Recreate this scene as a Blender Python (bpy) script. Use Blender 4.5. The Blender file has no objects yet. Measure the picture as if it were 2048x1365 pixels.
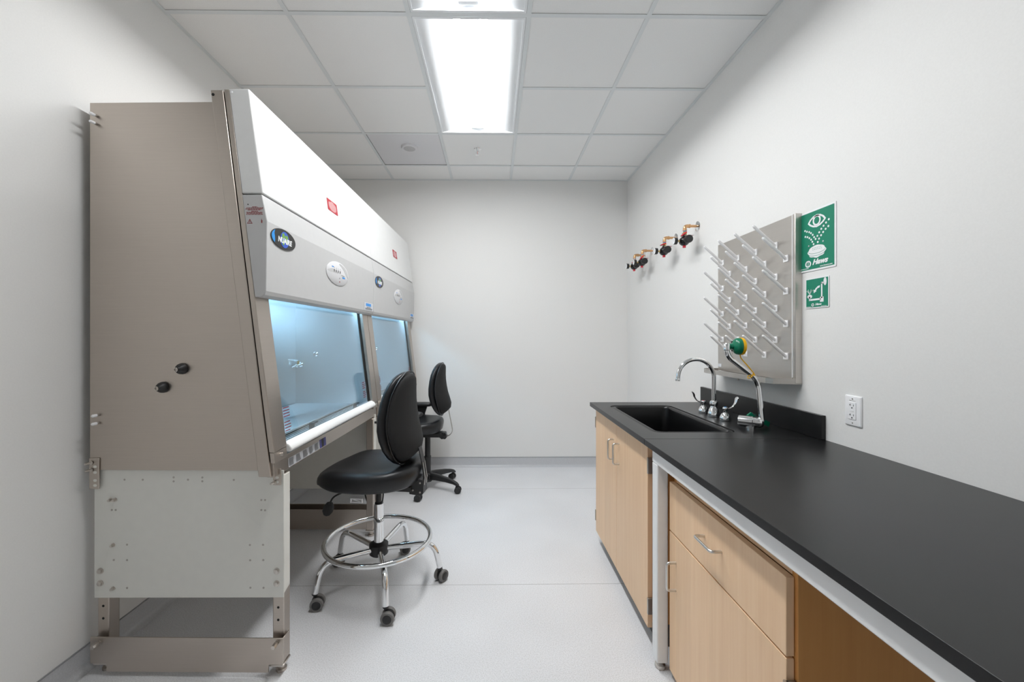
import bpy, bmesh, math, random
from mathutils import Vector, Matrix
random.seed(7)
PI = math.pi
S = bpy.context.scene
COL = S.collection

# ------------------------------------------------------------------ camera, world, exposure
EYE = 1.352
CEIL = EYE + 1.633
cam_d = bpy.data.cameras.new('camera'); cam = bpy.data.objects.new('camera', cam_d); COL.objects.link(cam)
cam.location = (0.1248, 0.0, EYE); cam.rotation_euler = (PI/2, 0, -0.01236)
cam_d.sensor_fit = 'HORIZONTAL'; cam_d.sensor_width = 36.0
cam_d.lens = 817.97/2048*36.0
cam_d.shift_x = 27.0/2048; cam_d.shift_y = -8.03/2048
cam_d.clip_start = 0.02
S.camera = cam
w = bpy.data.worlds.new('world'); S.world = w; w.use_nodes = True
w.node_tree.nodes['Background'].inputs[0].default_value = (0.75, 0.78, 0.8, 1)
w.node_tree.nodes['Background'].inputs[1].default_value = 0.05
S.view_settings.view_transform = 'Standard'; S.view_settings.look = 'None'
S.view_settings.gamma = 1.0; S.view_settings.use_curve_mapping = False
S.view_settings.exposure = 0.0
S.cycles.max_bounces = 8; S.cycles.diffuse_bounces = 6; S.cycles.glossy_bounces = 4; S.cycles.adaptive_threshold = 0.04
LAMP_POWER = 45.0        # emission of the troffer lenses
HOOD_POWER = 36.0       # emission of the work lights in the cabinets

# ------------------------------------------------------------------ materials
def new_mat(name):
    m = bpy.data.materials.new(name); m.use_nodes = True
    nt = m.node_tree; b = nt.nodes['Principled BSDF']
    return m, nt, b
def N(nt, t, **kw):
    n = nt.nodes.new(t)
    for k, v in kw.items(): setattr(n, k, v)
    return n
def coords(nt, scale):
    tc = N(nt, 'ShaderNodeTexCoord'); mp = N(nt, 'ShaderNodeMapping')
    mp.inputs['Scale'].default_value = scale
    nt.links.new(tc.outputs['Object'], mp.inputs['Vector']); return mp.outputs['Vector']
def ramp(nt, fac, stops):
    r = N(nt, 'ShaderNodeValToRGB'); e = r.color_ramp.elements
    while len(e) < len(stops): e.new(0.5)
    for i, (p, c) in enumerate(stops):
        e[i].position = p; e[i].color = (*c, 1)
    nt.links.new(fac, r.inputs['Fac']); return r.outputs['Color']
def bump(nt, b, h, strength, dist):
    bp = N(nt, 'ShaderNodeBump'); bp.inputs['Strength'].default_value = strength; bp.inputs['Distance'].default_value = dist
    nt.links.new(h, bp.inputs['Height']); nt.links.new(bp.outputs['Normal'], b.inputs['Normal'])
def noise(nt, vec, scale, detail=3, rough=0.5):
    n = N(nt, 'ShaderNodeTexNoise'); n.inputs['Scale'].default_value = scale
    n.inputs['Detail'].default_value = detail; n.inputs['Roughness'].default_value = rough
    nt.links.new(vec, n.inputs['Vector']); return n.outputs['Fac']
def plain(name, col, rough=0.5, metal=0.0, var=0.04, nscale=30, bmp=0.0, bdist=0.0005, spec=0.5, coat=0.0):
    m, nt, b = new_mat(name)
    v = coords(nt, (1, 1, 1)); f = noise(nt, v, nscale, 1.0)
    lo = tuple(max(0, c*(1-var)) for c in col); hi = tuple(min(1, c*(1+var)) for c in col)
    nt.links.new(ramp(nt, f, [(0.3, lo), (0.7, hi)]), b.inputs['Base Color'])
    b.inputs['Roughness'].default_value = rough; b.inputs['Metallic'].default_value = metal
    b.inputs['Specular IOR Level'].default_value = spec; b.inputs['Coat Weight'].default_value = coat
    if bmp: bump(nt, b, f, bmp, bdist)
    return m
def steel(name, col, rough, stretch, aniso=0.0):
    m, nt, b = new_mat(name)
    v = coords(nt, stretch); f = noise(nt, v, 1.0, 4, 0.6)
    v2 = coords(nt, (3, 3, 3)); f2 = noise(nt, v2, 1.0, 2)
    lo = tuple(c*0.97 for c in col); hi = tuple(min(1, c*1.03) for c in col)
    nt.links.new(ramp(nt, f, [(0.3, lo), (0.7, hi)]), b.inputs['Base Color'])
    b.inputs['Metallic'].default_value = 1.0
    mr = N(nt, 'ShaderNodeMapRange'); mr.inputs['To Min'].default_value = rough*0.85; mr.inputs['To Max'].default_value = rough*1.15
    nt.links.new(f2, mr.inputs['Value']); nt.links.new(mr.outputs['Result'], b.inputs['Roughness'])
    if aniso:
        b.inputs['Anisotropic'].default_value = aniso
        b.inputs['Anisotropic Rotation'].default_value = 0.25
        t = N(nt, 'ShaderNodeTangent'); t.direction_type = 'RADIAL'; t.axis = 'Z'
        nt.links.new(t.outputs['Tangent'], b.inputs['Tangent'])
    return m
def emit(name, col, power):
    m = bpy.data.materials.new(name); m.use_nodes = True; nt = m.node_tree
    nt.nodes.remove(nt.nodes['Principled BSDF'])
    e = N(nt, 'ShaderNodeEmission'); e.inputs['Color'].default_value = (*col, 1); e.inputs['Strength'].default_value = power
    nt.links.new(e.outputs[0], nt.nodes['Material Output'].inputs['Surface']); return m
def pane_glass(name):
    m = bpy.data.materials.new(name); m.use_nodes = True; nt = m.node_tree
    nt.nodes.remove(nt.nodes['Principled BSDF'])
    g = N(nt, 'ShaderNodeNewGeometry'); d = N(nt, 'ShaderNodeVectorMath', operation='DOT_PRODUCT')
    nt.links.new(g.outputs['Incoming'], d.inputs[0]); nt.links.new(g.outputs['Normal'], d.inputs[1])
    a = N(nt, 'ShaderNodeMath', operation='ABSOLUTE'); nt.links.new(d.outputs['Value'], a.inputs[0])
    s = N(nt, 'ShaderNodeMath', operation='SUBTRACT'); s.inputs[0].default_value = 1.0; nt.links.new(a.outputs[0], s.inputs[1])
    p = N(nt, 'ShaderNodeMath', operation='POWER'); p.inputs[1].default_value = 5.0; nt.links.new(s.outputs[0], p.inputs[0])
    q = N(nt, 'ShaderNodeMath', operation='MULTIPLY_ADD'); q.inputs[1].default_value = 0.94; q.inputs[2].default_value = 0.06
    nt.links.new(p.outputs[0], q.inputs[0])
    t = N(nt, 'ShaderNodeBsdfTransparent'); t.inputs[0].default_value = (0.96, 0.985, 0.98, 1)
    gl = N(nt, 'ShaderNodeBsdfGlossy'); gl.inputs['Roughness'].default_value = 0.0
    mx = N(nt, 'ShaderNodeMixShader')
    nt.links.new(q.outputs[0], mx.inputs[0]); nt.links.new(t.outputs[0], mx.inputs[1]); nt.links.new(gl.outputs[0], mx.inputs[2])
    nt.links.new(mx.outputs[0], nt.nodes['Material Output'].inputs['Surface']); return m
def floor_mat():
    m, nt, b = new_mat('floor_sheet')
    v = coords(nt, (1, 1, 1))
    f1 = noise(nt, v, 220, 2, 0.7); f2 = noise(nt, v, 2.5, 1)
    vo = N(nt, 'ShaderNodeTexVoronoi'); vo.inputs['Scale'].default_value = 60; nt.links.new(v, vo.inputs['Vector'])
    base = ramp(nt, f1, [(0.32, (0.60, 0.60, 0.605)), (0.5, (0.75, 0.755, 0.775)), (0.68, (0.835, 0.84, 0.86))])
    cl = ramp(nt, f2, [(0.3, (0.93, 0.93, 0.93)), (0.7, (1, 1, 1))])
    mx = N(nt, 'ShaderNodeMix', data_type='RGBA', blend_type='MULTIPLY'); mx.inputs['Factor'].default_value = 1
    nt.links.new(base, mx.inputs['A']); nt.links.new(cl, mx.inputs['B'])
    sp = ramp(nt, vo.outputs['Distance'], [(0.0, (0.55, 0.55, 0.55)), (0.045, (1, 1, 1))])
    wn = N(nt, 'ShaderNodeTexWhiteNoise'); nt.links.new(vo.outputs['Position'], wn.inputs['Vector'])
    gt = N(nt, 'ShaderNodeMath', operation='GREATER_THAN'); gt.inputs[1].default_value = 0.93; nt.links.new(wn.outputs['Value'], gt.inputs[0])
    mx2 = N(nt, 'ShaderNodeMix', data_type='RGBA', blend_type='MULTIPLY')
    nt.links.new(gt.outputs[0], mx2.inputs['Factor']); nt.links.new(mx.outputs['Result'], mx2.inputs['A']); nt.links.new(sp, mx2.inputs['B'])
    nt.links.new(mx2.outputs['Result'], b.inputs['Base Color'])
    b.inputs['Roughness'].default_value = 0.33; b.inputs['Specular IOR Level'].default_value = 0.4
    return m
def wood_mat(name, tint=(1, 1, 1)):
    m, nt, b = new_mat(name)
    v = coords(nt, (60, 60, 2.2)); g = noise(nt, v, 1.0, 5, 0.6)
    v2 = coords(nt, (160, 160, 5)); g2 = noise(nt, v2, 1.0, 3, 0.6)
    base = ramp(nt, g, [(0.25, (0.84, 0.555, 0.335)), (0.5, (0.89, 0.61, 0.38)), (0.75, (0.92, 0.65, 0.42))])
    fleck = ramp(nt, g2, [(0.22, (0.80, 0.74, 0.68)), (0.36, (1, 1, 1))])
    mx = N(nt, 'ShaderNodeMix', data_type='RGBA', blend_type='MULTIPLY'); mx.inputs['Factor'].default_value = 0.4
    nt.links.new(base, mx.inputs['A']); nt.links.new(fleck, mx.inputs['B'])
    # veneer leaves, each a slightly different tone
    tc = N(nt, 'ShaderNodeTexCoord'); sx = N(nt, 'ShaderNodeSeparateXYZ'); nt.links.new(tc.outputs['Object'], sx.inputs[0])
    ad = N(nt, 'ShaderNodeMath', operation='ADD'); nt.links.new(sx.outputs['X'], ad.inputs[0]); nt.links.new(sx.outputs['Y'], ad.inputs[1])
    ml = N(nt, 'ShaderNodeMath', operation='MULTIPLY'); ml.inputs[1].default_value = 8.3; nt.links.new(ad.outputs[0], ml.inputs[0])
    fl = N(nt, 'ShaderNodeMath', operation='FLOOR'); nt.links.new(ml.outputs[0], fl.inputs[0])
    wn = N(nt, 'ShaderNodeTexWhiteNoise', noise_dimensions='1D'); nt.links.new(fl.outputs[0], wn.inputs['W'])
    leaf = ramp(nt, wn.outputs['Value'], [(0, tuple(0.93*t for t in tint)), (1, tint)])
    mx2 = N(nt, 'ShaderNodeMix', data_type='RGBA', blend_type='MULTIPLY'); mx2.inputs['Factor'].default_value = 1
    nt.links.new(mx.outputs['Result'], mx2.inputs['A']); nt.links.new(leaf, mx2.inputs['B'])
    nt.links.new(mx2.outputs['Result'], b.inputs['Base Color'])
    b.inputs['Roughness'].default_value = 0.42; b.inputs['Specular IOR Level'].default_value = 0.4
    bump(nt, b, g2, 0.03, 0.0004)
    return m

M = {}
M['wall'] = plain('wall_paint', (0.82, 0.818, 0.805), 0.6, var=0.012, nscale=180, spec=0.3)
M['tile'] = plain('ceiling_board', (0.90, 0.90, 0.895), 0.9, var=0.03, nscale=350, spec=0.1)
M['tee'] = plain('white_grid_metal', (0.77, 0.80, 0.81), 0.45, var=0.01)
M['plenum'] = plain('plenum_dark', (0.12, 0.12, 0.12), 0.9)
M['floor'] = floor_mat()
M['weld'] = plain('floor_weld', (0.50, 0.50, 0.50), 0.5)
M['cove'] = plain('cove_sheet', (0.56, 0.57, 0.59), 0.35, var=0.06, nscale=220)
M['covecap'] = plain('cove_cap', (0.30, 0.31, 0.33), 0.4)
M['reflector'] = plain('white_reflector', (0.86, 0.88, 0.90), 0.5, var=0.005)
M['lens'] = emit('lamp_lens', (0.985, 0.995, 1.0), LAMP_POWER)
M['tube'] = emit('hood_tube', (0.42, 0.73, 1.0), HOOD_POWER)
M['steel'] = steel('brushed_steel', (0.53, 0.475, 0.425), 0.36, (6, 6, 700))
M['steel_in'] = steel('liner_steel', (0.70, 0.715, 0.73), 0.30, (5, 5, 500), aniso=0.8)
M['steel_rack'] = steel('rack_steel', (0.60, 0.57, 0.535), 0.40, (4, 4, 500))
M['handlewhite'] = plain('white_coated_bar', (0.84, 0.845, 0.84), 0.3, var=0.01)
M['white'] = plain('white_enamel', (0.73, 0.735, 0.73), 0.32, var=0.01)
M['grey'] = plain('light_grey_enamel', (0.52, 0.52, 0.52), 0.38, var=0.01)
M['stand'] = plain('stand_enamel', (0.74, 0.735, 0.69), 0.38, var=0.01)
M['frame'] = plain('white_frame_paint', (0.86, 0.865, 0.87), 0.4, var=0.015)
M['glass'] = pane_glass('sash_glass')
M['vinyl'] = plain('black_vinyl', (0.011, 0.0115, 0.013), 0.36, var=0.1, nscale=120, bmp=0.05, spec=0.42)
M['fabric'] = plain('black_shell_fabric', (0.020, 0.020, 0.0205), 0.7, var=0.25, nscale=900, bmp=0.1, spec=0.2)
M['blackp'] = plain('black_plastic', (0.018, 0.018, 0.019), 0.42, var=0.1)
M['blackg'] = plain('black_gloss', (0.012, 0.012, 0.0125), 0.2, var=0.05)
M['greyp'] = plain('grey_rubber', (0.16, 0.155, 0.15), 0.5)
M['chrome'] = plain('chrome', (0.86, 0.87, 0.88), 0.07, metal=1.0, var=0.01)
M['zinc'] = plain('zinc_bolt', (0.62, 0.58, 0.54), 0.3, metal=1.0, var=0.06)
M['nickel'] = plain('brushed_nickel', (0.70, 0.69, 0.67), 0.3, metal=1.0, var=0.03)
M['hinge'] = plain('hinge_metal', (0.46, 0.43, 0.40), 0.35, metal=1.0, var=0.05)
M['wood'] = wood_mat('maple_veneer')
M['woodshade'] = wood_mat('maple_shaded', (0.76, 0.53, 0.27))  # same maple, knee-space shade and warm bounce light put into its tint
M['epoxy'] = plain('black_epoxy', (0.0070, 0.0071, 0.0077), 0.30, var=0.12, nscale=500, spec=0.4)
M['sink'] = plain('sink_epoxy', (0.004, 0.004, 0.0045), 0.3, var=0.1, spec=0.45)
M['copper'] = plain('copper_pipe', (0.70, 0.42, 0.22), 0.3, metal=1.0, var=0.08)
M['brass'] = plain('brass', (0.72, 0.52, 0.20), 0.28, metal=1.0, var=0.06)
M['red'] = plain('red_plastic', (0.62, 0.02, 0.04), 0.4)
M['redprint'] = plain('red_print', (0.40, 0.016, 0.028), 0.5)
M['darkred'] = plain('dark_red_print', (0.26, 0.025, 0.03), 0.6)
M['green'] = plain('green_plastic', (0.0, 0.17, 0.09), 0.28)
M['signgreen'] = plain('sign_green', (0.0, 0.215, 0.125), 0.42, var=0.01)
M['signwhite'] = plain('sign_white', (0.86, 0.87, 0.88), 0.45, var=0.01)
M['yellow'] = plain('yellow_plastic', (0.85, 0.46, 0.0), 0.35)
M['whitep'] = plain('white_plastic', (0.90, 0.905, 0.92), 0.35, var=0.01)
M['pegwhite'] = plain('peg_plastic', (0.95, 0.95, 0.96), 0.4, var=0.005)
M['displaywhite'] = plain('display_plastic', (0.66, 0.66, 0.675), 0.35, var=0.01)
M['blue'] = plain('label_blue', (0.02, 0.28, 0.75), 0.4)
M['navy'] = plain('label_navy', (0.06, 0.06, 0.30), 0.4)
M['ink'] = plain('black_ink', (0.025, 0.024, 0.022), 0.45)
M['paper'] = plain('label_paper', (0.66, 0.68, 0.72), 0.5)
M['silver'] = plain('badge_silver', (0.75, 0.76, 0.78), 0.25, metal=0.8)
M['globeblue'] = plain('badge_blue', (0.03, 0.10, 0.55), 0.35)
M['globegreen'] = plain('badge_green', (0.18, 0.38, 0.06), 0.35)
M['spk'] = plain('speaker_panel', (0.76, 0.76, 0.785), 0.7, var=0.02, nscale=400)
M['spkdark'] = plain('speaker_mesh', (0.55, 0.55, 0.56), 0.7, var=0.2, nscale=900)
M['toe'] = plain('toe_kick', (0.10, 0.095, 0.09), 0.5)
M['dark'] = plain('dark_hole', (0.012, 0.012, 0.012), 0.8)

# ------------------------------------------------------------------ mesh helpers
def basis(a):
    a = Vector(a).normalized()
    t = Vector((0, 0, 1)) if abs(a.z) < 0.9 else Vector((1, 0, 0))
    u = a.cross(t).normalized(); v = a.cross(u).normalized()
    return a, u, v
def frame(o, ex, ey):
    ex = Vector(ex).normalized(); ey = Vector(ey).normalized(); ez = ex.cross(ey)
    m = Matrix.Identity(4)
    for i in range(3):
        m[i][0] = ex[i]; m[i][1] = ey[i]; m[i][2] = ez[i]; m[i][3] = o[i]
    return m
class MB:
    def __init__(s): s.v = []; s.f = []
    def add(s, vs, fs):
        k = len(s.v); s.v += [Vector(p) for p in vs]; s.f += [tuple(i+k for i in f) for f in fs]; return s
    def box(s, x0, x1, y0, y1, z0, z1):
        return s.add([(x0,y0,z0),(x1,y0,z0),(x1,y1,z0),(x0,y1,z0),(x0,y0,z1),(x1,y0,z1),(x1,y1,z1),(x0,y1,z1)],
                     [(0,3,2,1),(4,5,6,7),(0,1,5,4),(1,2,6,5),(2,3,7,6),(3,0,4,7)])
    def prism(s, poly, a, b, axis='y'):
        n = len(poly)
        P = {'y': lambda p, h: (p[0], h, p[1]), 'x': lambda p, h: (h, p[0], p[1]), 'z': lambda p, h: (p[0], p[1], h)}[axis]
        return s.add([P(p, a) for p in poly] + [P(p, b) for p in poly],
                     [tuple(range(n)), tuple(range(2*n-1, n-1, -1))] + [(i, (i+1) % n, n+(i+1) % n, n+i) for i in range(n)])
    def loft(s, rings, cap=True, closed=False):
        n = len(rings[0]); m = len(rings); vs = [p for r in rings for p in r]; fs = []
        for i in range(m if closed else m-1):
            j = (i+1) % m
            for k in range(n):
                fs.append((i*n+k, i*n+(k+1) % n, j*n+(k+1) % n, j*n+k))
        if cap and not closed:
            fs.append(tuple(range(n))); fs.append(tuple(range(m*n-1, (m-1)*n-1, -1)))
        return s.add(vs, fs)
    def tube(s, path, r, n=10, closed=False, flat=None):
        P = [Vector(p) for p in path]; m = len(P); rings = []
        R = r if isinstance(r, (list, tuple)) else [r]*m
        d0 = (P[1]-P[0]).normalized(); _, u, v = basis(d0)
        for i in range(m):
            if closed: d = (P[(i+1) % m]-P[i-1]).normalized()
            else: d = (P[min(i+1, m-1)]-P[max(i-1, 0)]).normalized()
            u = (u - d*u.dot(d)).normalized(); v = d.cross(u)
            rings.append([P[i]+u*(math.cos(2*PI*k/n)*R[i])+v*(math.sin(2*PI*k/n)*R[i]*(flat or 1)) for k in range(n)])
        return s.loft(rings, True, closed)
    def lathe(s, prof, o=(0,0,0), axis=(0,0,1), n=24):
        a, u, v = basis(axis); o = Vector(o)
        rings = [[o+a*h+u*(math.cos(2*PI*k/n)*max(r, 1e-5))+v*(math.sin(2*PI*k/n)*max(r, 1e-5)) for k in range(n)] for r, h in prof]
        return s.loft(rings, True)
    def cyl(s, p, q, r, n=16, r2=None):
        p = Vector(p); q = Vector(q); return s.lathe([(r, 0), (r if r2 is None else r2, (q-p).length)], p, q-p, n)
    def ext(s, pts, Mx, t0=0.0, t1=0.0004):           # flat outline with thickness in a 2-D frame
        n = len(pts)
        return s.add([Mx @ Vector((p[0], p[1], t0)) for p in pts] + [Mx @ Vector((p[0], p[1], t1)) for p in pts],
                     [tuple(range(n-1, -1, -1)), tuple(range(n, 2*n))] + [(i, (i+1) % n, n+(i+1) % n, n+i) for i in range(n)])
    def ring(s, outer, inner, Mx, t0=0.0, t1=0.0004):
        n = len(outer); L = [outer, inner]
        vs = [Mx @ Vector((p[0], p[1], t)) for t in (t0, t1) for l in L for p in l]; fs = []
        for i in range(n):
            j = (i+1) % n
            fs += [(2*n+i, 2*n+j, 3*n+j, 3*n+i), (i, n+i, n+j, j), (i, j, 2*n+j, 2*n+i), (n+i, 3*n+i, 3*n+j, n+j)]
        return s.add(vs, fs)
    def strip(s, A, B, Mx, t0=0.0, t1=0.0004):          # ribbon between two outlines
        n = len(A)
        vs = [Mx @ Vector((p[0], p[1], t)) for t in (t0, t1) for l in (A, B) for p in l]; fs = []
        for i in range(n-1): fs += [(2*n+i, 2*n+i+1, 3*n+i+1, 3*n+i), (i, n+i, n+i+1, i+1), (i, i+1, 2*n+i+1, 2*n+i), (n+i, 3*n+i, 3*n+i+1, n+i+1)]
        fs += [(0, 2*n, 3*n, n), (n-1, 2*n-1, 4*n-1, 3*n-1)]
        return s.add(vs, fs)
    def mesh(s, name, smooth=True, angle=38):
        me = bpy.data.meshes.new(name); me.from_pydata([tuple(p) for p in s.v], [], s.f); me.update()
        bm = bmesh.new(); bm.from_mesh(me); bmesh.ops.recalc_face_normals(bm, faces=bm.faces); bm.to_mesh(me); bm.free()
        if smooth:
            me.polygons.foreach_set('use_smooth', [True]*len(me.polygons)); me.set_sharp_from_angle(angle=math.radians(angle))
        return me
    def build(s, name, mat, parent=None, bevel=0.0, smooth=True, angle=38, seg=2):
        me = s.mesh(name, smooth, angle); me.materials.append(M[mat] if isinstance(mat, str) else mat)
        return link(name, me, parent, bevel, seg)
def link(name, me, parent=None, bevel=0.0, seg=2):
    o = bpy.data.objects.new(name, me); COL.objects.link(o)
    if parent is not None: o.parent = parent
    if bevel:
        b = o.modifiers.new('edge', 'BEVEL'); b.width = bevel; b.segments = seg; b.limit_method = 'ANGLE'; b.angle_limit = math.radians(40)
    return o
def thing(name, label, cat, loc=(0, 0, 0), rz=0.0, group=None, mat=None):
    o = bpy.data.objects.new(name, None); COL.objects.link(o); o.empty_display_size = 0.05
    if mat is not None: o.matrix_world = mat
    else: o.location = loc; o.rotation_euler = (0, 0, rz)
    return tag(o, label, cat, group)
def tag(o, label, cat, group=None):
    o['label'] = label; o['category'] = cat
    if group: o['group'] = group
    return o
def struct(o, label, cat):
    o['kind'] = 'structure'; o['label'] = label; o['category'] = cat; return o
def copy_tree(o, parent=None):
    c = o.copy(); COL.objects.link(c); c.parent = parent
    for ch in list(o.children): copy_tree(ch, c)
    return c
def text(name, body, size, mat, parent, Mx, shear=0.0, bold=0.0, sx=1.0, t=0.0004):
    cu = bpy.data.curves.new(name, 'FONT'); cu.body = body; cu.size = size; cu.align_x = 'CENTER'; cu.align_y = 'CENTER'
    cu.shear = shear; cu.offset = bold; cu.extrude = t/2; cu.resolution_u = 3
    ob = bpy.data.objects.new(name+'_curve', cu); COL.objects.link(ob)
    dg = bpy.context.evaluated_depsgraph_get(); me = bpy.data.meshes.new_from_object(ob.evaluated_get(dg))
    bpy.data.objects.remove(ob); bpy.data.curves.remove(cu)
    me.transform(Mx @ Matrix.Diagonal((sx, 1, 1, 1))); me.name = name; me.materials.clear(); me.materials.append(M[mat])
    return link(name, me, parent)
def ellipse(cx, cy, a, b, n=40): return [(cx+a*math.cos(2*PI*k/n), cy+b*math.sin(2*PI*k/n)) for k in range(n)]
def rrect(x0, x1, y0, y1, r, n=6):
    out = []
    for cx, cy, a0 in ((x1-r, y1-r, 0), (x0+r, y1-r, 90), (x0+r, y0+r, 180), (x1-r, y0+r, 270)):
        out += [(cx+r*math.cos(math.radians(a0+90*i/n)), cy+r*math.sin(math.radians(a0+90*i/n))) for i in range(n+1)]
    return out
def rect(x0, x1, y0, y1): return [(x0, y0), (x1, y0), (x1, y1), (x0, y1)]
def arc(c, r, a0, a1, n, f): return [f(c, r, math.radians(a0+(a1-a0)*i/n)) for i in range(n+1)]
def smooth_path(pts, n=8):
    P = [Vector(p) for p in pts]; out = []
    for i in range(len(P)-1):
        p0 = P[max(i-1, 0)]; p1 = P[i]; p2 = P[i+1]; p3 = P[min(i+2, len(P)-1)]
        for k in range(n):
            t = k/n; out.append(0.5*((2*p1)+(p2-p0)*t+(2*p0-5*p1+4*p2-p3)*t*t+(3*p1-p0-3*p2+p3)*t**3))
    out.append(P[-1]); return out
def fillet(pts, r, n=6):                               # polyline with rounded corners
    P = [Vector(p) for p in pts]; out = [P[0]]
    for i in range(1, len(P)-1):
        a = (P[i-1]-P[i]); b = (P[i+1]-P[i]); d = min(r, a.length*0.49, b.length*0.49)
        p = P[i]+a.normalized()*d; q = P[i]+b.normalized()*d
        for k in range(n+1):
            t = k/n; out.append(p*(1-t)**2+P[i]*2*t*(1-t)+q*t*t)
    out.append(P[-1]); return out

# ------------------------------------------------------------------ the room
XL, XR, YB, YR = -1.533, 1.531, 4.266, -1.75
fl = struct(MB().box(XL-.1, XR+.1, YR-.1, YB+.1, -0.1, 0).build('floor', 'floor', smooth=False), 'pale grey speckled sheet vinyl floor', 'floor')
for y in (2.232, 3.64):
    MB().box(XL+.03, XR-.03, y-.002, y+.002, 0.0, 0.0004).build('weld_seam', 'weld', fl)
struct(MB().box(XL-.12, XL, YR-.1, YB+.1, 0, 3.2).build('wall_left', 'wall', smooth=False), 'plain off white wall behind the steel cabinets', 'wall')
struct(MB().box(XR, XR+.12, YR-.1, YB+.1, 0, 3.2).build('wall_right', 'wall', smooth=False), 'plain off white wall above the black worktop', 'wall')
struct(MB().box(XL, XR, YB, YB+.12, 0, 3.2).build('wall_back', 'wall', smooth=False), 'plain off white end wall facing the camera', 'wall')
struct(MB().box(XL, XR, YR-.12, YR, 0, 3.2).build('wall_rear', 'wall', smooth=False), 'plain off white wall behind the camera', 'wall')
def cove(name, A, B, nrm, label):
    prof = [(0, 0.0005)] + [(0.026*(1-math.sin(a)), 0.026*(1-math.cos(a))) for a in [PI/2*i/6 for i in range(7)]]
    prof = [(0.0, 0.0), (0.028, 0.0), (0.016, 0.005), (0.007, 0.013), (0.003, 0.026), (0.003, 0.096), (0.0, 0.096)]
    A = Vector(A); B = Vector(B); n = Vector(nrm)
    ringf = lambda P: [P+n*d+Vector((0, 0, z)) for d, z in prof]
    o = struct(MB().loft([ringf(A), ringf(B)]).build(name, 'cove'), label, 'baseboard')
    cp = [(0, 0.0962), (0.005, 0.0962), (0.005, 0.100), (0, 0.100)]
    r2 = lambda P: [P+n*d+Vector((0, 0, z)) for d, z in cp]
    MB().loft([r2(A), r2(B)]).build('cap_strip', 'covecap', o)
e = 0.0005
cove('baseboard_left', (XL+e, YR+.03, 0), (XL+e, YB-.03, 0), (1, 0, 0), 'grey coved vinyl skirting along the left wall')
cove('baseboard_right', (XR-e, YR+.03, 0), (XR-e, YB-.03, 0), (-1, 0, 0), 'grey coved vinyl skirting along the right wall')
cove('baseboard_back', (XL, YB-e, 0), (XR, YB-e, 0), (0, -1, 0), 'grey coved vinyl skirting along the end wall')

# suspended ceiling
T = 0.6096
ceil = struct(MB().box(XL-.1, XR+.1, YR-.1, YB+.1, CEIL+.12, CEIL+.2).build('ceiling', 'plenum', smooth=False), 'white suspended tile ceiling', 'ceiling')
colx = [XL+.0, -1.5*T, -.5*T, .5*T, 1.5*T, XR]
rows = [2.073+k*T for k in range(-6, 4)]
rowy = [YR]+[r for r in rows if r > YR+.05]+[YB]
LAMPS = [2.073-2*T, 2.073]                              # near edges of the 4 ft troffers
def in_lamp(c, y): return c == 2 and any(a-.01 < y < a+2*T+.01 for a in LAMPS)
shared = {}
for j in range(len(rowy)-1):
    for c in range(5):
        x0, x1, y0, y1 = colx[c]+.005, colx[c+1]-.005, rowy[j]+.005, rowy[j+1]-.005
        ym = (y0+y1)/2
        if in_lamp(c, ym) or (c == 1 and abs(ym-(2.073+2.5*T)) < .1): continue
        key = (round(x1-x0, 3), round(y1-y0, 3))
        if key not in shared:
            hx, hy = (x1-x0)/2, (y1-y0)/2
            me = MB().box(-hx, hx, -hy, hy, 0.0, 0.016).mesh('ceiling_tile', False); me.materials.append(M['tile']); shared[key] = me
        o = link('ceiling_tile', shared[key], ceil); o.location = ((x0+x1)/2, ym, CEIL+.0025+random.uniform(0, .0012))
for x in colx[1:-1]:
    MB().box(x-.012, x+.012, YR, YB, CEIL-.0005, CEIL+.0015).box(x-.001, x+.001, YR, YB, CEIL+.0015, CEIL+.03).build('main_tee', 'tee', ceil, smooth=False)
for y in rowy[1:-1]:
    for c in range(5):
        if in_lamp(c, y) and not any(abs(y-a) < .02 for a in LAMPS) and not any(abs(y-a-2*T) < .02 for a in LAMPS): continue
        MB().box(colx[c]+(.012 if c else 0), colx[c+1]-(.012 if c < 4 else 0), y-.012, y+.012, CEIL-.0008, CEIL+.0012).build('cross_tee', 'tee', ceil, smooth=False)
for nm, b in (('wall_angle', (XL, XL+.02, YR, YB)), ('wall_angle', (XR-.02, XR, YR, YB)), ('wall_angle', (XL+.02, XR-.02, YB-.02, YB)), ('wall_angle', (XL+.02, XR-.02, YR, YR+.02))):
    MB().box(*b, CEIL-.001, CEIL+.001).build(nm, 'tee', ceil, smooth=False)

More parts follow.
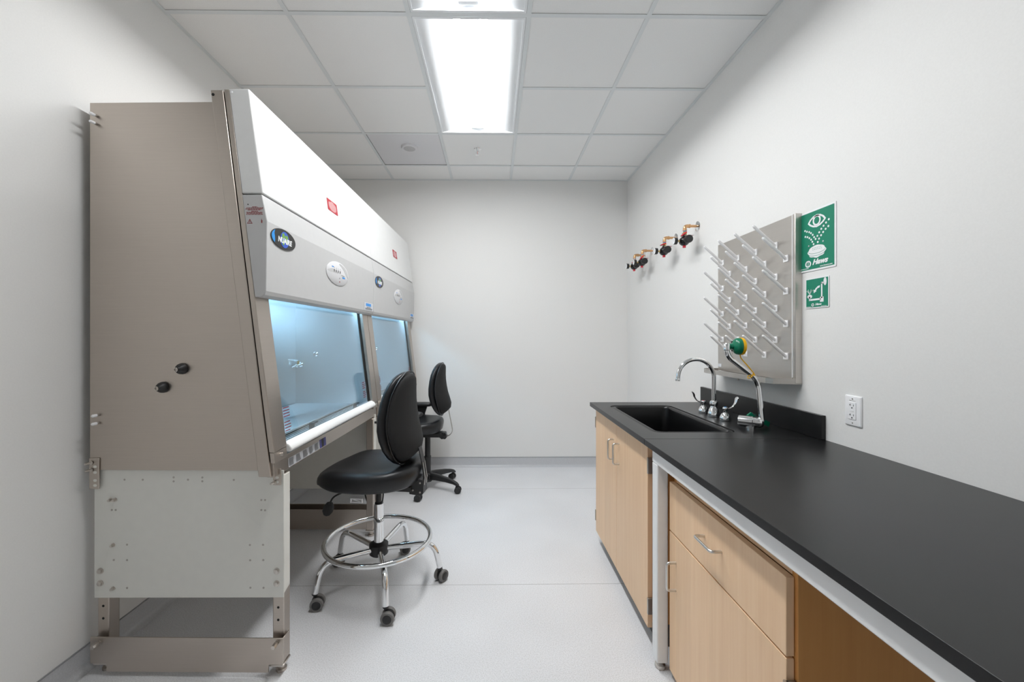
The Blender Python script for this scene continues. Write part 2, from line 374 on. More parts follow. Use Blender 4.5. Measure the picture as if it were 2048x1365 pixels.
def troffer(y0, label):
    t = thing('ceiling_light', label, 'ceiling light', (0, y0+T, CEIL), group='recessed troffers in the ceiling')
    hx, hy, nx = .2915, T-.0135, 12
    def wing(s):
        prof = [(s*(hx-.012+(.091-hx+.012)*i/12), .004+.060*(1-math.cos(PI*i/12))/2) for i in range(13)]
        top = [(x, z+.003) for x, z in prof[::-1]]
        return MB().prism(prof+top, -hy+.014, hy-.014)
    for s in (-1, 1): wing(s).build('reflector', 'reflector', t, angle=60)
    fr = MB().ring(rect(-hx, hx, -hy, hy), rect(-hx+.012, hx-.012, -hy+.014, hy-.014), Matrix.Identity(4), -.001, .006)
    fr.build('rim', 'reflector', t, smooth=False)
    MB().box(-hx, hx, -hy, hy, .085, .09).build('housing', 'reflector', t, smooth=False)
    for s in (-1, 1):
        MB().prism([(-hx+.012, .006), (hx-.012, .006), (hx-.012, .012), (.14, .068), (-.14, .068), (-hx+.012, .012)], s*(hy-.010), s*(hy-.013)).build('end_plate', 'reflector', t, smooth=False)
        MB().box(-.05, .05, s*(hy-.034)-.012, s*(hy-.034)+.012, .020, .06).build('end_clip', 'reflector', t, bevel=.003)
    lp = [(.090*math.cos(a), .0645-.014*math.sin(a)) for a in [PI*i/14 for i in range(15)]]
    MB().prism(lp, -hy+.03, hy-.03).build('lens', 'lens', t, angle=80)
    return t
troffer(LAMPS[1], 'lit white ceiling troffer seen whole in the middle of the ceiling')
troffer(LAMPS[0], 'lit white ceiling troffer cut off by the top edge of the photo')

# speaker panel and sprinkler
sp = thing('ceiling_speaker', 'grey square ceiling panel with a round speaker in it', 'speaker', (-T, 2.073+2.5*T, CEIL))
hx = T/2-.014
MB().box(-hx, hx, -hx, hx, 0.004, 0.018).build('panel', 'spk', sp, bevel=.001)
MB().lathe([(.0, -.014), (.05, -.014), (.062, -.012), (.068, -.002), (.068, .004), (0, .004)], (0.012, -.07, 0), n=36).build('speaker_ring', 'spk', sp)
MB().lathe([(.0, -.0160), (.044, -.0160), (.050, -.0142), (0, -.0142)], (0.012, -.07, 0), n=36).build('grille', 'spkdark', sp)
sk = thing('sprinkler_head', 'small chrome sprinkler head hanging from the ceiling tile beyond the lamp', 'sprinkler', (-.014, 3.565, CEIL+.002))
MB().lathe([(.0, -.004), (.030, -.004), (.034, 0), (0, 0)], n=28).build('escutcheon', 'chrome', sk)
MB().lathe([(.012, -.004), (.012, -.016), (.008, -.018), (.008, -.02), (0, -.02)]).build('body', 'chrome', sk)
for s in (-1, 1):
    MB().tube([(s*.009, 0, -.014), (s*.012, 0, -.026), (s*.004, 0, -.042), (0, 0, -.046)], .0022, 8).build('frame_arm', 'chrome', sk)
MB().cyl((0, 0, -.02), (0, 0, -.042), .0018, 8).build('bulb', 'red', sk)
MB().lathe([(0, -.046), (.016, -.047), (.018, -.049), (0, -.049)], n=20).build('deflector', 'chrome', sk)

# ------------------------------------------------------------------ biosafety cabinets
def xp(z): return .593+(2.311-z)*.125                   # sloping front line
CW = 1.300
TH = math.radians(1.45)
def make_cabinet(label):
    t = thing('biosafety_cabinet', label, 'cabinet', (-1.49, 1.605, 0), -TH, 'steel biosafety cabinets along the left wall')
    side = [(0, .82), (0, 2.289), (.515, 2.289), (xp(.82)-.062, .82)]
    for a, b in ((.050, .058), (CW-.058, CW-.050)):
        MB().prism(side, a, b).build('side_panel', 'steel', t, bevel=.0015)
    MB().box(0, .01, .058, CW-.058, .82, 2.289).build('back_panel', 'steel', t, smooth=False)
    MB().box(.01, .5, .058, CW-.058, 2.281, 2.289).build('top_panel', 'steel', t, smooth=False)
    MB().box(.01, .70, .058, CW-.058, .82, .828).build('bottom_pan', 'steel', t, smooth=False)
    for s in (0, 1):
        Y = (lambda y: y) if s == 0 else (lambda y: CW-y)
        ch = MB().prism([(xp(.811)-.071, .811), (xp(2.306)-.071, 2.306), (xp(2.306)-.023, 2.306), (xp(.811)-.023, .811)], Y(.000), Y(.060))
        ch = ch.build('side_channel', 'steel', t, bevel=.003)
        if s == 0:
            MB().lathe([(0, .0015), (.0055, .0015), (.0055, 0), (0, 0)], (xp(2.29)-.062, 0, 2.288), (0, -1, 0), 14).build('cap_screw', 'dark', ch)
        MB().prism([(xp(.905)-.020, .905), (xp(2.31)-.020, 2.31), (xp(2.31), 2.31), (xp(.905), .905)], Y(.003), Y(.097)).build('front_post', 'steel', t, bevel=.002)
        MB().prism([(xp(.862)-.02, .862), (xp(.903)-.02, .903), (xp(.903)-.003, .903), (xp(.862)-.003, .862)], Y(.006), Y(.097)).build('clamp_plate', 'steel', t, bevel=.001)
        MB().lathe([(0, .012), (.006, .012), (.007, .008), (.007, 0), (0, 0)], (xp(.885)-.004, Y(.05), .886), (1, 0, .1), 12).build('clamp_bolt', 'zinc', t)
        # liner wall
        MB().prism([(.24, .86), (.24, 1.63), (xp(1.63)-.036, 1.63), (xp(.86)-.036, .86)], Y(.098), Y(.102)).build('liner_side', 'steel_in', t, smooth=False)
    MB().box(.236, .240, .102, CW-.102, .86, 1.63).build('liner_back', 'steel_in', t, smooth=False)
    MB().box(.24, .645, .102, CW-.102, 1.62, 1.63).build('air_diffuser', 'grey', t, smooth=False)
    MB().box(.245, .628, .104, CW-.104, .890, .903).build('work_surface', 'steel_in', t, bevel=.003)
    gr = MB().box(.632, .735, .104, CW-.104, .878, .890)
    gr.build('front_grille', 'steel_in', t, smooth=False)
    sl = MB()
    for k in range(5): sl.box(.645+k*.017, .651+k*.017, .12, CW-.12, .8900, .8906)
    sl.build('grille_slots', 'dark', t, smooth=False)
    # lamps tucked behind the control panel
    for zx in (.60,):
        lt = MB().cyl((zx, .16, 1.575), (zx, CW-.16, 1.575), .013, 14).build('work_light', 'tube', t)
        for yy in (.13, CW-.16): MB().box(zx-.018, zx+.018, yy, yy+.03, 1.555, 1.62).build('lamp_holder', 'whitep', lt, bevel=.002)
    # hood
    hood = MB().prism([(xp(2.311)+.0005, 2.311), (.672, 2.311), (.725, 1.907), (xp(1.907)+.0005, 1.907)], .001, CW-.001).build('upper_hood', 'white', t, bevel=.005, seg=3)
    MB().lathe([(0, .002), (.004, .002), (.005, 0), (0, 0)], (.605, .001, 2.297), (0, -1, 0), 12).build('hood_screw', 'whitep', hood)
    cp = MB().prism([(xp(1.90)+.0005, 1.902), (.722, 1.902), (.742, 1.80), (.737, 1.530), (.732, 1.515), (.718, 1.506), (xp(1.506)+.0005, 1.506)], .002, CW-.002)
    cp = cp.build('control_panel', 'grey', t, bevel=.003, seg=3, angle=9)
    # decals: hood front frame (u along the cabinet, v up the sloping sheet)
    def dec(x0, z0, x1, z1, y, z):
        f = (z-z0)/(z1-z0); x = x0+(x1-x0)*f
        return frame((x+.0008, y, z), (0, 1, 0), (x1-x0, 0, z1-z0))
    rd = dec(.725, 1.907, .672, 2.311, .694, 2.074)
    r0 = MB().ext(rrect(-.066, .066, -.032, .032, .004), rd, 0, .0006).build('warning_sticker', 'redprint', t); r0['label'] = 'red sticker with white lettering'
    ln = MB()
    for k, wd in enumerate((.018, .046, .050, .050, .048, .044, .030)): ln.ext(rect(-wd, wd, .0225-k*.0075-.0012, .0225-k*.0075+.0012), rd, .0007, .0010)
    ln.build('sticker_lines', 'signwhite', r0)
    bd = dec(.737, 1.53, .742, 1.80, .119, 1.755)
    badge = MB().ext(ellipse(0, 0, .094, .041), bd, 0, .0025).build('logo_badge', 'ink', t)
    bm_ = lambda d: bd @ Matrix.Translation((0, 0, .0026+d))
    MB().ext([p for p in ellipse(-.0, 0, .090, .038, 60) if p[0] < -.064] + [(-.066, -.014), (-.068, .0), (-.072, .012)], bm_(0)).build('badge_gleam', 'blue', badge)
    MB().ext(ellipse(.006, 0, .033, .033), bm_(0)).build('globe', 'globeblue', badge)
    gl = MB()
    for cx, cy, a, b in ((-.012, .014, .010, .012), (.012, .012, .013, .009), (.016, -.006, .008, .008), (-.010, -.012, .008, .012)): gl.ext(ellipse(cx+.006, cy, a, b, 16), bm_(.0005))
    gl.build('globe_land', 'globegreen', badge)
    text('badge_lettering', 'NUAIRE', .030, 'signwhite', badge, bm_(.001) @ Matrix.Translation((.006, -.006, 0)), shear=.15, bold=.0012)
    od = dec(.737, 1.53, .742, 1.80, .678, 1.700)
    disp = MB().lathe([(0, .003), (.062, .003), (.064, .0015), (.064, 0), (0, 0)], (0, 0, 0), (0, 0, 1), 44)
    for i, p in enumerate(disp.v): disp.v[i] = od @ Vector((p.x*2.34, p.y, p.z))
    disp = disp.build('control_display', 'displaywhite', t)
    om = lambda d: od @ Matrix.Translation((0, 0, .0031+d))
    sw = [(x, .014*math.sin(x*17)) for x in [(.02+.11*i/12) for i in range(13)]]
    MB().ext([(.010, .055)] + [(.01+.13*i/10, .052-.062*(i/10)**1.3) for i in range(11)] + [(.138*math.cos(a), .058*math.sin(a)) for a in [.15+1.33*i/10 for i in range(11)]], om(0)).build('display_swoosh', 'grey', disp)
    MB().ext([(-.138+.135*i/10, .004+.014*math.sin(PI*i/10)) for i in range(11)] + [(-.005-.13*i/10, .0-.002*i/10) for i in range(11)], om(0)).build('display_swoosh', 'grey', disp)
    bt = MB()
    for k in range(4): bt.ext(rect(-.060+k*.026, -.052+k*.026, .004, .018), om(.0004)).ext(rect(-.058+k*.026, -.054+k*.026, .024, .027), om(.0004))
    bt.ext(rect(.040, .085, -.004, -.002), om(.0004)).ext(rect(.016, .020, -.026, -.019), om(.0004)).build('display_buttons', 'ink', disp)
    MB().ext(rect(.055, .092, -.018, -.009), om(.0004)).ext(rect(-.088, -.062, .026, .031), om(.0004)).build('display_readout', 'blue', disp)
    MB().ext(ellipse(.018, -.042, .004, .004, 12), om(.0004)).build('display_lamp', 'redprint', disp)
    ld = dec(.737, 1.53, .742, 1.80, 1.200, 1.557)
    pl = MB().ext(rrect(-.09, .09, -.026, .026, .003), ld, 0, .0008).build('model_plate', 'paper', t)
    MB().ext(rect(-.058, .045, .002, .021), ld, .0009, .0012).build('plate_band', 'blue', pl)
    l2 = MB()
    for zz, wd in ((-.006, .04), (-.013, .07), (-.019, .07)):
        x = -wd
        while x < wd:
            dx = random.uniform(.006, .016); l2.ext(rect(x, min(x+dx, wd), zz-.002, zz+.002), ld, .0009, .0012); x += dx+.003
    l2.build('plate_lines', 'ink', pl)
    # printed warnings on the near end of the control panel
    fd = frame((0, .0019, 0), (1, 0, 0), (0, 0, 1))
    wl = MB()
    def words(x0, x1, z, h):
        x = x0
        while x < x1-.001:
            dx = random.uniform(.005, .012); wl.ext(rect(x, min(x+dx, x1), z-h, z+h), fd, 0, .0004); x += dx+.0016
    for x0, x1, z in ((.684, .704, 1.8545), (.662, .728, 1.8505), (.658, .724, 1.8465), (.667, .716, 1.8425), (.681, .707, 1.8375), (.662, .725, 1.8335), (.663, .723, 1.8298), (.661, .727, 1.8255)): words(x0, x1, z, .0011)
    tri = [(.6645, 1.790), (.6855, 1.790), (.675, 1.8085)]; ti = [(.6675, 1.7917), (.6825, 1.7917), (.675, 1.8047)]
    wl.ring(tri, ti, fd, 0, .0004); wl.ext(rect(.6742, .6758, 1.796, 1.802), fd, 0, .0004).ext(rect(.6742, .6758, 1.793, 1.7945), fd, 0, .0004)
    wl.ext([(.7215, 1.810), (.7185, 1.801), (.7205, 1.801), (.7188, 1.7945), (.7215, 1.794), (.720, 1.791), (.7245, 1.7935), (.7235, 1.7955), (.7240, 1.803), (.7215, 1.8025)], fd, 0, .0004)
    wl.build('warning_print', 'darkred', t)
    MB().lathe([(0, .0008), (.0022, .0008), (.0022, 0), (0, 0)], (.668, .002, 1.864), (0, -1, 0), 10).build('rivet_hole', 'dark', t)
    # sash, handle, apron
    z0, z1 = .915, 1.60
    sash = MB().prism([(xp(z0)-.030, z0), (xp(z1)-.030, z1), (xp(z1)-.024, z1), (xp(z0)-.024, z0)], .103, CW-.103).build('sash', 'glass', t, smooth=False)
    sash['label'] = 'sloping clear glass sash'
    wr = MB(); sd = frame((xp(1.0)-.0235, .16, 1.0), (0, 1, 0), (-.125, 0, 1))
    for yc in (.0, CW-.34):
        for k in range(9):
            wd = (.05, .05, .05, .05, .05, .045, .05, .05, .04)[k]
            if k == 4: continue
            wr.ext(rect(yc-.02, yc-.02+wd, .05-k*.012, .054-k*.012), sd, 0, .0003)
    wr.build('sash_lettering', 'darkred', sash)
    MB().prism([(.744, .918), (.758, .922), (.776, .912), (.787, .897), (.788, .888), (.780, .882), (.744, .882)], .099, CW-.099).build('sash_handle', 'handlewhite', t, bevel=.005, seg=3)
    MB().prism([(.736, .806), (.736, .868), (.760, .868), (.764, .806)], .012, CW-.012).build('front_apron', 'steel', t, bevel=.0015)
    af = frame((.7642+.0002, .0, .806), (0, 1, 0), (-.004, 0, .062))
    lb = MB().ext(rrect(.118, .405, .006, .042, .002), af, 0.0002, .0008).build('instruction_label', 'paper', t); lb['label'] = 'grey label strip with small print'
    lt2 = MB()
    for x0, x1 in ((.122, .170), (.180, .225), (.240, .285), (.298, .340), (.352, .392)):
        for k in range(8): lt2.ext(rect(x0, x0+(x1-x0)*random.uniform(.7, 1), .0385-k*.004-.0011, .0385-k*.004+.0011), af, .0009, .0011)
    lt2.build('label_print', 'ink', lb)
    for u0, u1 in ((.407, .428), (.450, .475)): MB().ext(rect(u0, u1, .006, .046), af, .0002, .0008).build('label_patch', 'navy', t)
    MB().ext(rect(.429, .449, .006, .046), af, .0002, .0008).build('label_patch', 'ink', t)
    for yy in (.43, 1.02):
        MB().box(.700, .704, yy, yy+.05, .892, .925).box(.700, .722, yy, yy+.05, .925, .929).build('sash_stop', 'blackp', t)
    # service valves on the far liner wall
    for (vx, vz, kind) in ((.275, 1.165, 1), (.378, 1.236, 0)):
        yv = CW-.102
        MB().lathe([(.017, 0), (.017, .004), (.010, .008), (.010, .016), (0, .016)], (vx, yv, vz), (0, -1, 0), 18).build('service_port', 'chrome', t)
        if kind:
            v = MB().lathe([(.009, .012), (.012, .02), (.012, .045), (.006, .05), (.006, .075), (.004, .09), (0, .09)], (vx, yv, vz), (-.2, -1, -.15), 16).build('service_valve', 'chrome', t)
            MB().cyl((vx, yv-.032, vz+.008), (vx, yv-.032, vz+.026), .007, 12).build('valve_cap', 'brass', v)
            MB().tube([(vx-.004, yv-.032, vz+.028), (vx-.07, yv-.045, vz+.030)], .005, 8).build('valve_lever', 'chrome', v)
    # outer service ports on the near side
    for (px, pz) in ((.377, 1.226), (.300, 1.152)):
        g = MB().lathe([(.0215, 0), (.0225, .005), (.020, .016), (.013, .026), (.0105, .030), (.0085, .030), (.0085, .020), (0, .020)], (px, .050, pz), (-.12, -1, -.06), 26).build('service_grommet', 'blackp', t)
        MB().lathe([(.0088, .029), (.0088, .033), (.0066, .033), (.0066, .022), (0, .022)], (px, .050, pz), (-.12, -1, -.06), 20).build('brass_fitting', 'zinc', g)
    for (px, pz) in ((.029, 2.235), (.029, 2.203), (.037, 1.040), (.037, 1.008)):
        g = MB().cyl((px, .050, pz), (px-.001, .041, pz), .0052, 12).build('stud', 'hinge', t)
        MB().lathe([(.0058, 0), (.0058, .014), (.004, .0175), (0, .018)], (px-.001, .041, pz), (-.1, -1, 0), 14).build('stud_cap', 'whitep', g)
    # stand
    for s in (0, 1):
        Y = (lambda y: y) if s == 0 else (lambda y: CW-y)
        def bx(mb, x0, x1, y0, y1, z0, z1): return mb.box(x0, x1, min(Y(y0), Y(y1)), max(Y(y0), Y(y1)), z0, z1)
        p = MB().prism([(.010, .303), (.010, .819), (.776, .819), (.776, .311)], Y(.0585), Y(.0625))
        p.prism([(Y(.0625), .326), (Y(.0625), .799), (Y(.106), .799), (Y(.106), .338)], .772, .776, 'x')
        bx(p, .010, .014, .0625, .106, .303, .80)
        panel = p.build('stand_panel', 'stand', t, bevel=.001)
        for xl in (.016, .727):
            lg = bx(MB(), xl, xl+.046, .066, .114, .046, .80).build('leg', 'steel', t, bevel=.004)
            hm = MB()
            for zz in (.266, .216): hm.lathe([(0, .0006), (.005, .0006), (.005, 0), (0, 0)], (xl+.023, Y(.066), zz), (0, -1 if s == 0 else 1, 0), 14)
            hm.build('leg_holes', 'dark', lg)
            ft = bx(MB(), xl-.008, xl+.050, .054, .112, .036, .044).build('foot', 'zinc', t, bevel=.002)
            MB().lathe([(.020, 0), (.020, .010), (.013, .014), (.013, .036), (0, .036)], (xl+.024, Y(.088), 0), n=18).build('foot_pad', 'steel', ft)
        b = MB().prism([(.007, .050), (.007, .155), (.781, .157), (.781, .052), (.722, .052), (.722, .021), (.073, .018), (.073, .050)], Y(.044), Y(.050))
        b.prism([(Y(.050), .078), (Y(.050), .157), (Y(.094), .157), (Y(.094), .084)], .776, .781, 'x')
        b.build('base_plate', 'steel', t, bevel=.0015)
        for (bx_, bz) in ((.044, .134), (.757, .141)):
            bo = MB().lathe([(.0085, 0), (.0085, .003), (.0055, .003), (.0055, .014), (0, .014)], (bx_, Y(.044), bz), (0, -1 if s == 0 else 1, 0), 14).build('base_bolt', 'zinc', t)
            MB().lathe([(.0095, .008), (.0095, .026), (.008, .029), (0, .029)], (bx_, Y(.044), bz), (0, -1 if s == 0 else 1, 0), 6).build('bolt_head', 'zinc', bo)
    # near side fittings of the stand panel
    hm = MB()
    for (hx_, hz) in [(.133,.779),(.207,.779),(.332,.789),(.332,.773),(.39,.78),(.448,.789),(.448,.774),(.575,.78),(.081,.657),(.097,.657),(.686,.7),(.701,.7),(.686,.66),(.701,.659),(.143,.518),(.089,.456),(.143,.456),(.64,.52),(.693,.521),(.641,.459),(.694,.46),(.143,.344),(.642,.349),(.695,.349)]:
        hm.lathe([(0, .0006), (.0042, .0006), (.0042, 0), (0, 0)], (hx_, .0585, hz), (0, -1, 0), 12)
    h = hm.build('bolt_holes', 'hinge', t)
    for (hx_, hz) in [(.077,.698),(.095,.698),(.087,.516),(.087,.342)]:
        MB().lathe([(.0085, 0), (.0085, .002), (.005, .002), (.005, .012), (0, .012)], (hx_, .0585, hz), (0, -1, 0), 12).build('bolt', 'zinc', t)
    for (hx_, hz) in [(.035,.412),(.035,.363),(.748,.417),(.748,.367)]:
        MB().lathe([(.0125, 0), (.0125, .002), (.0085, .0025), (.0085, .008), (.006, .009), (0, .009)], (hx_, .0585, hz), (0, -1, 0), 18).build('washer_bolt', 'zinc', t)
    for (x0, x1, z0, z1, bs) in ((.002, .042, .745, .869, ((.012, .850), (.012, .822))), (.740, .772, .764, .830, ((.748, .776),))):
        br = MB().box(x0, x1, .0445, .0495, z0, z1).build('bracket', 'steel', t, bevel=.002)
        sl = MB()
        for zz in ((.760, .780, .835, .812) if x0 < .1 else (.777, .795)): sl.ext(rrect(x1-.022, x1-.008, zz-.005, zz+.005, .0045, 3), frame((0, .0444, 0), (1, 0, 0), (0, 0, 1)), 0, .0005)
        sl.build('bracket_slots', 'stand', br)
        for (bx_, bz) in bs: MB().lathe([(.009, 0), (.009, .004), (.005, .004), (.005, .02), (0, .02)], (bx_, .0445, bz), (-.3, -1, 0), 8).build('bracket_bolt', 'zinc', br)
    # stand lock lever by the far front leg
    lv = MB().cyl((.772, CW-.09, .770), (.796, CW-.09, .770), .008, 12).build('lock_lever', 'blackp', t)
    MB().tube([(.792, CW-.09, .772), (.795, CW-.088, .74), (.795, CW-.086, .70)], [.006, .005, .006], 8).build('lever_arm', 'blackp', lv)
    return t
cab = make_cabinet('nearer steel biosafety cabinet, its full side panel facing the camera')
cab2 = copy_tree(cab)
cab2.location = (-1.49+math.sin(TH)*(CW+.002), 1.605+math.cos(TH)*(CW+.002), 0)
cab2['label'] = 'farther biosafety cabinet against the end wall, partly hidden behind the stool'

for o in list(cab2.children):                           # no lever on the farther stand
    if o.name.startswith('lock_lever'):
        for g in list(o.children): bpy.data.objects.remove(g)
        bpy.data.objects.remove(o)

# black cord under the cabinets
tag(MB().tube(smooth_path([(-.735, 2.93, .44), (-.79, 2.925, .34), (-.785, 2.92, .22), (-.745, 2.92, .13), (-.69, 2.915, .10), (-.66, 2.91, .20), (-.655, 2.915, .30)], 8), .005, 8).build('power_cord', 'blackp'), 'black power cord looping down beside the cabinet leg behind the stool', 'cord')

# ------------------------------------------------------------------ chairs
def sup(t, a, b, e):
    c, s = math.cos(t), math.sin(t)
    return a*math.copysign(abs(c)**(2/e), c), b*math.copysign(abs(s)**(2/e), s)
def sstep(a, b, x):
    t = max(0, min(1, (x-a)/(b-a))); return t*t*(3-2*t)
def seat_mesh(cx, a, b, z0, h):
    rings = []
    lay = [(.0, .0, .0), (.78, .0, 0), (.90, .004, 0), (.965, .018, 0), (.995, .040, 0), (1.0, .055, 0), (.99, .070, 0), (.955, .084, 0), (.90, .092, 0), (.80, .0955, 0), (.62, .093, 0), (.42, .089, 0), (.2, .087, 0), (.0, .0865, 0)]
    for sc, z, _ in lay:
        r = []
        for k in range(64):
            t = 2*PI*k/64
            x, y = sup(t, a*max(sc, .002), b*max(sc, .002), 2.7)
            y *= 1-.10*sstep(.0, -1, x/a)                # narrower at the back
            zz = z*h/.0955
            if z > .03:
                zz -= .030*sstep(.45, 1.05, x/a)            # waterfall front
                zz += .016*sstep(-.35, -.95, x/a)           # raised rear
                zz += .008*sstep(.5, .95, abs(y)/b)
            r.append((cx+x, y, z0+zz))
        rings.append(r)
    return MB().loft(rings)
def back_profile():
    zs = [0, .012, .03, .06, .10, .15, .20, .26, .32, .37, .41, .44, .458, .468, .472]
    wd = [.030, .085, .125, .160, .185, .198, .200, .194, .182, .167, .145, .117, .085, .050, .015]
    fr = [.000, .012, .024, .042, .060, .077, .087, .089, .083, .074, .062, .047, .033, .020, .008]
    md = [-.016, -.020, -.022, -.018, -.012, -.002, .008, .012, .009, .002, -.007, -.014, -.018, -.016, -.012]
    return zs, wd, fr, md
def backrest(t, x0, z0, hz, tilt=0.0):
    zs, wd, fr, md = back_profile()
    def P(x, y, z): return (x0+x-tilt*z, y, z0+z*hz/.472)
    rings = []
    for z, wv, f, m in zip(zs, wd, fr, md):
        r = []
        for k in range(48):
            a = 2*PI*k/48; c, s = math.cos(a), math.sin(a)
            y = wv*math.copysign(abs(s)**(2/2.6), s)
            xm = (f+m)/2; xh = (f-m)/2
            x = xm+xh*math.copysign(abs(c)**(2/2.4), c) + .012*(y/.2)**2
            r.append(P(x, y, z))
        rings.append(r)
    cu = MB().loft(rings).build('backrest_cushion', 'vinyl', t, angle=70)
    rear = [-.020, -.036, -.060, -.088, -.092, -.078, -.062, -.050, -.042, -.040, -.041, -.042, -.038, -.030, -.020]
    rings = []
    for z, wv, m, rr in zip(zs, wd, md, rear):
        zc = .236+(z-.236)*.955; wv *= .945; r = []
        for k in range(48):
            a = 2*PI*k/48; c, s = math.cos(a), math.sin(a)
            y = wv*math.copysign(abs(s)**(2/2.6), s)
            if c < 0:
                y *= 1-.16*(-c)
                x = m + (rr-m)*(-c)**.8
            else: x = m+.006*c
            r.append(P(x + .012*(y/.2)**2, y, zc))
        rings.append(r)
    MB().loft(rings).build('backrest_shell', 'fabric', t, angle=60)
    # seam between cushion and shell
    pts = [P(m+.000+.012*(w_/.2)**2, w_*.99, z) for z, w_, m in zip(zs, wd, md)] + [P(m+.012*(w_/.2)**2, -w_*.99, z) for z, w_, m in list(zip(zs, wd, md))[::-1]]
    MB().tube(pts, .0035, 8, closed=True).build('piping', 'vinyl', cu)
def caster(t, x, y, a, rad, tread, twin=.011):
    d = Vector((math.cos(a), math.sin(a), 0)); n = Vector((-d.y, d.x, 0)); c = Vector((x, y, rad))+d*.012
    fk = MB().lathe([(.006, .03), (.008, .026), (.008, .0), (0, .0)], (x, y, rad*2-.002), n=12)
    fk.lathe([(rad*.80, -.007), (rad*.80, .007)], c, n, 20).build('caster_fork', 'blackp', t)
    for s in (-1, 1):
        wv = MB().lathe([(rad*.72, 0), (rad*.94, .0), (rad, .004), (rad, .014), (rad*.94, .018), (rad*.72, .018)], c+n*(s*.009), n*s, 28).build('caster_wheel', tread, t)
        MB().lathe([(rad*.73, .002), (rad*.73, .0165), (rad*.6, .0195), (0, .0195)], c+n*(s*.009), n*s, 24).build('wheel_hub', 'blackp', wv)

# drafting stool
st = thing('drafting_stool', 'tall black vinyl stool with chrome foot ring in front of the nearer cabinet', 'stool', (-.503, 2.248, 0), math.radians(172))
seat_mesh(.028, .272, .252, .570, .098).build('seat', 'vinyl', st, angle=70)
backrest(st, -.140, .672, .492, .03)
MB().box(-.15, .16, -.10, .10, .556, .572).box(-.20, .09, -.05, .05, .528, .556).build('mechanism', 'blackp', st, bevel=.004)
br = MB().prism([(-.180, .556), (-.235, .600), (-.262, .592), (-.262, .520), (-.250, .505), (-.185, .512)], -.035, .035).build('back_bracket', 'blackp', st, bevel=.003)
for yy in (-.0355, .0355):
    for bx_, bz in ((-.245, .575), (-.245, .525), (-.205, .535)):
        MB().lathe([(.005, 0), (.005, .002), (0, .003)], (bx_, yy, bz), (0, math.copysign(1, yy), 0), 10).build('bracket_screw', 'hinge', br)
jb = MB()
jb.loft([[(x-.003, -.024, z), (x+.003, -.024, z), (x+.003, .024, z), (x-.003, .024, z)] for x, z in ((-.258, .53), (-.262, .60), (-.250, .68), (-.232, .76))])
jb.build('back_bar', 'blackp', st, bevel=.001)
for yy in (-.017, .017):
    MB().tube([(-.2625, yy, .56), (-.2665, yy, .60), (-.2545, yy, .68)], .0022, 6).build('bar_rib', 'nickel', st)
MB().cyl((0, 0, .20), (0, 0, .442), .0255, 28).lathe([(.0255, 0), (.0285, .004), (.0285, .008), (.0255, .012)], (0, 0, .345), n=28).build('column_sleeve', 'chrome', st, angle=30)
MB().lathe([(.0215, .440), (.0215, .446), (.014, .447), (.014, .535), (0, .535)], n=20).build('gas_lift', 'blackp', st)
MB().lathe([(.0, .162), (.040, .162), (.050, .170), (.052, .195), (.050, .222), (.034, .232), (.0228, .236), (0, .236)], n=30).build('hub', 'blackp', st)
a0 = math.radians(3.0)-math.radians(172)
for k in range(5):
    a = a0+k*2*PI/5; c, s = math.cos(a), math.sin(a)
    path = fillet([(c*.03, s*.03, .196), (c*.300, s*.300, .218), (c*.331, s*.331, .080)], .075, 10)
    lg = MB().tube(path, .0152, 14).build('leg', 'chrome', st, angle=60)
    MB().lathe([(.0145, 0), (.0150, .004), (.0145, .010), (0, .010)], path[-1]-Vector((0, 0, .006)), n=14).build('leg_collar', 'blackp', lg)
    caster(st, c*.331, s*.331, a+[.9, 2.2, .3, 2.6, 1.2][k], .032, 'greyp')
MB().tube([(.278*math.cos(2*PI*i/72), .278*math.sin(2*PI*i/72), .2475) for i in range(72)], .0130, 14, closed=True).build('foot_ring', 'chrome', st, angle=60)
lv = MB().tube(smooth_path([(.12, .16, .556), (.15, .20, .545), (.155, .235, .520)], 6), .0045, 8).build('height_lever', 'blackp', st)
pd = MB()
pd.lathe([(0, 0), (.016, .006), (.028, .030), (.028, .055), (.016, .075), (0, .082)], (0, 0, 0), (0, 0, 1), 20)
for i, p in enumerate(pd.v): pd.v[i] = Vector((.155+p.x, .225+p.z*.45, .532-p.z*.7+p.y*.25))
pd.build('lever_paddle', 'blackp', lv)
tg = MB().box(-.005, .055, .205, .212, .543, .548).box(-.005, .055, .205, .212, .526, .530).box(-.006, -.002, .205, .212, .526, .548).box(.052, .056, .205, .212, .526, .548)
tg.tube([(0, .2085, .529), (.05, .2085, .545)], .0022, 6).build('clear_tag', 'whitep', st)

# office chair with arms
oc = thing('office_chair', 'black armchair on a black five-star base, farther away by the end wall', 'chair', (-.465, 3.675, 0), math.radians(179))
seat_mesh(.105, .245, .250, .515, .095).build('seat', 'vinyl', oc, angle=70)
backrest(oc, -.118, .652, .470, .0)
MB().box(-.06, .22, -.09, .09, .500, .517).box(-.13, .10, -.055, .055, .462, .500).build('mechanism', 'blackp', oc, bevel=.004)
MB().prism([(-.12, .505), (-.165, .500), (-.175, .455), (-.13, .440), (-.10, .462)], -.030, .030).build('back_bracket', 'blackp', oc, bevel=.003)
pth = fillet([(-.15, 0, .460), (-.200, 0, .470), (-.226, 0, .510), (-.185, 0, .720)], .03, 5)
jb = MB(); jb.tube(pth, .022, 10, flat=.16)
jb.build('back_bar', 'hinge', oc)
MB().cyl((-.155, -.04, .462), (-.155, .04, .462), .018, 14).build('tilt_knob', 'blackp', oc)
MB().cyl((0, 0, .10), (0, 0, .275), .0285, 24).cyl((0, 0, .275), (0, 0, .285), .031, 24).cyl((0, 0, .285), (0, 0, .465), .0245, 24).build('gas_lift', 'blackp', oc, angle=30)
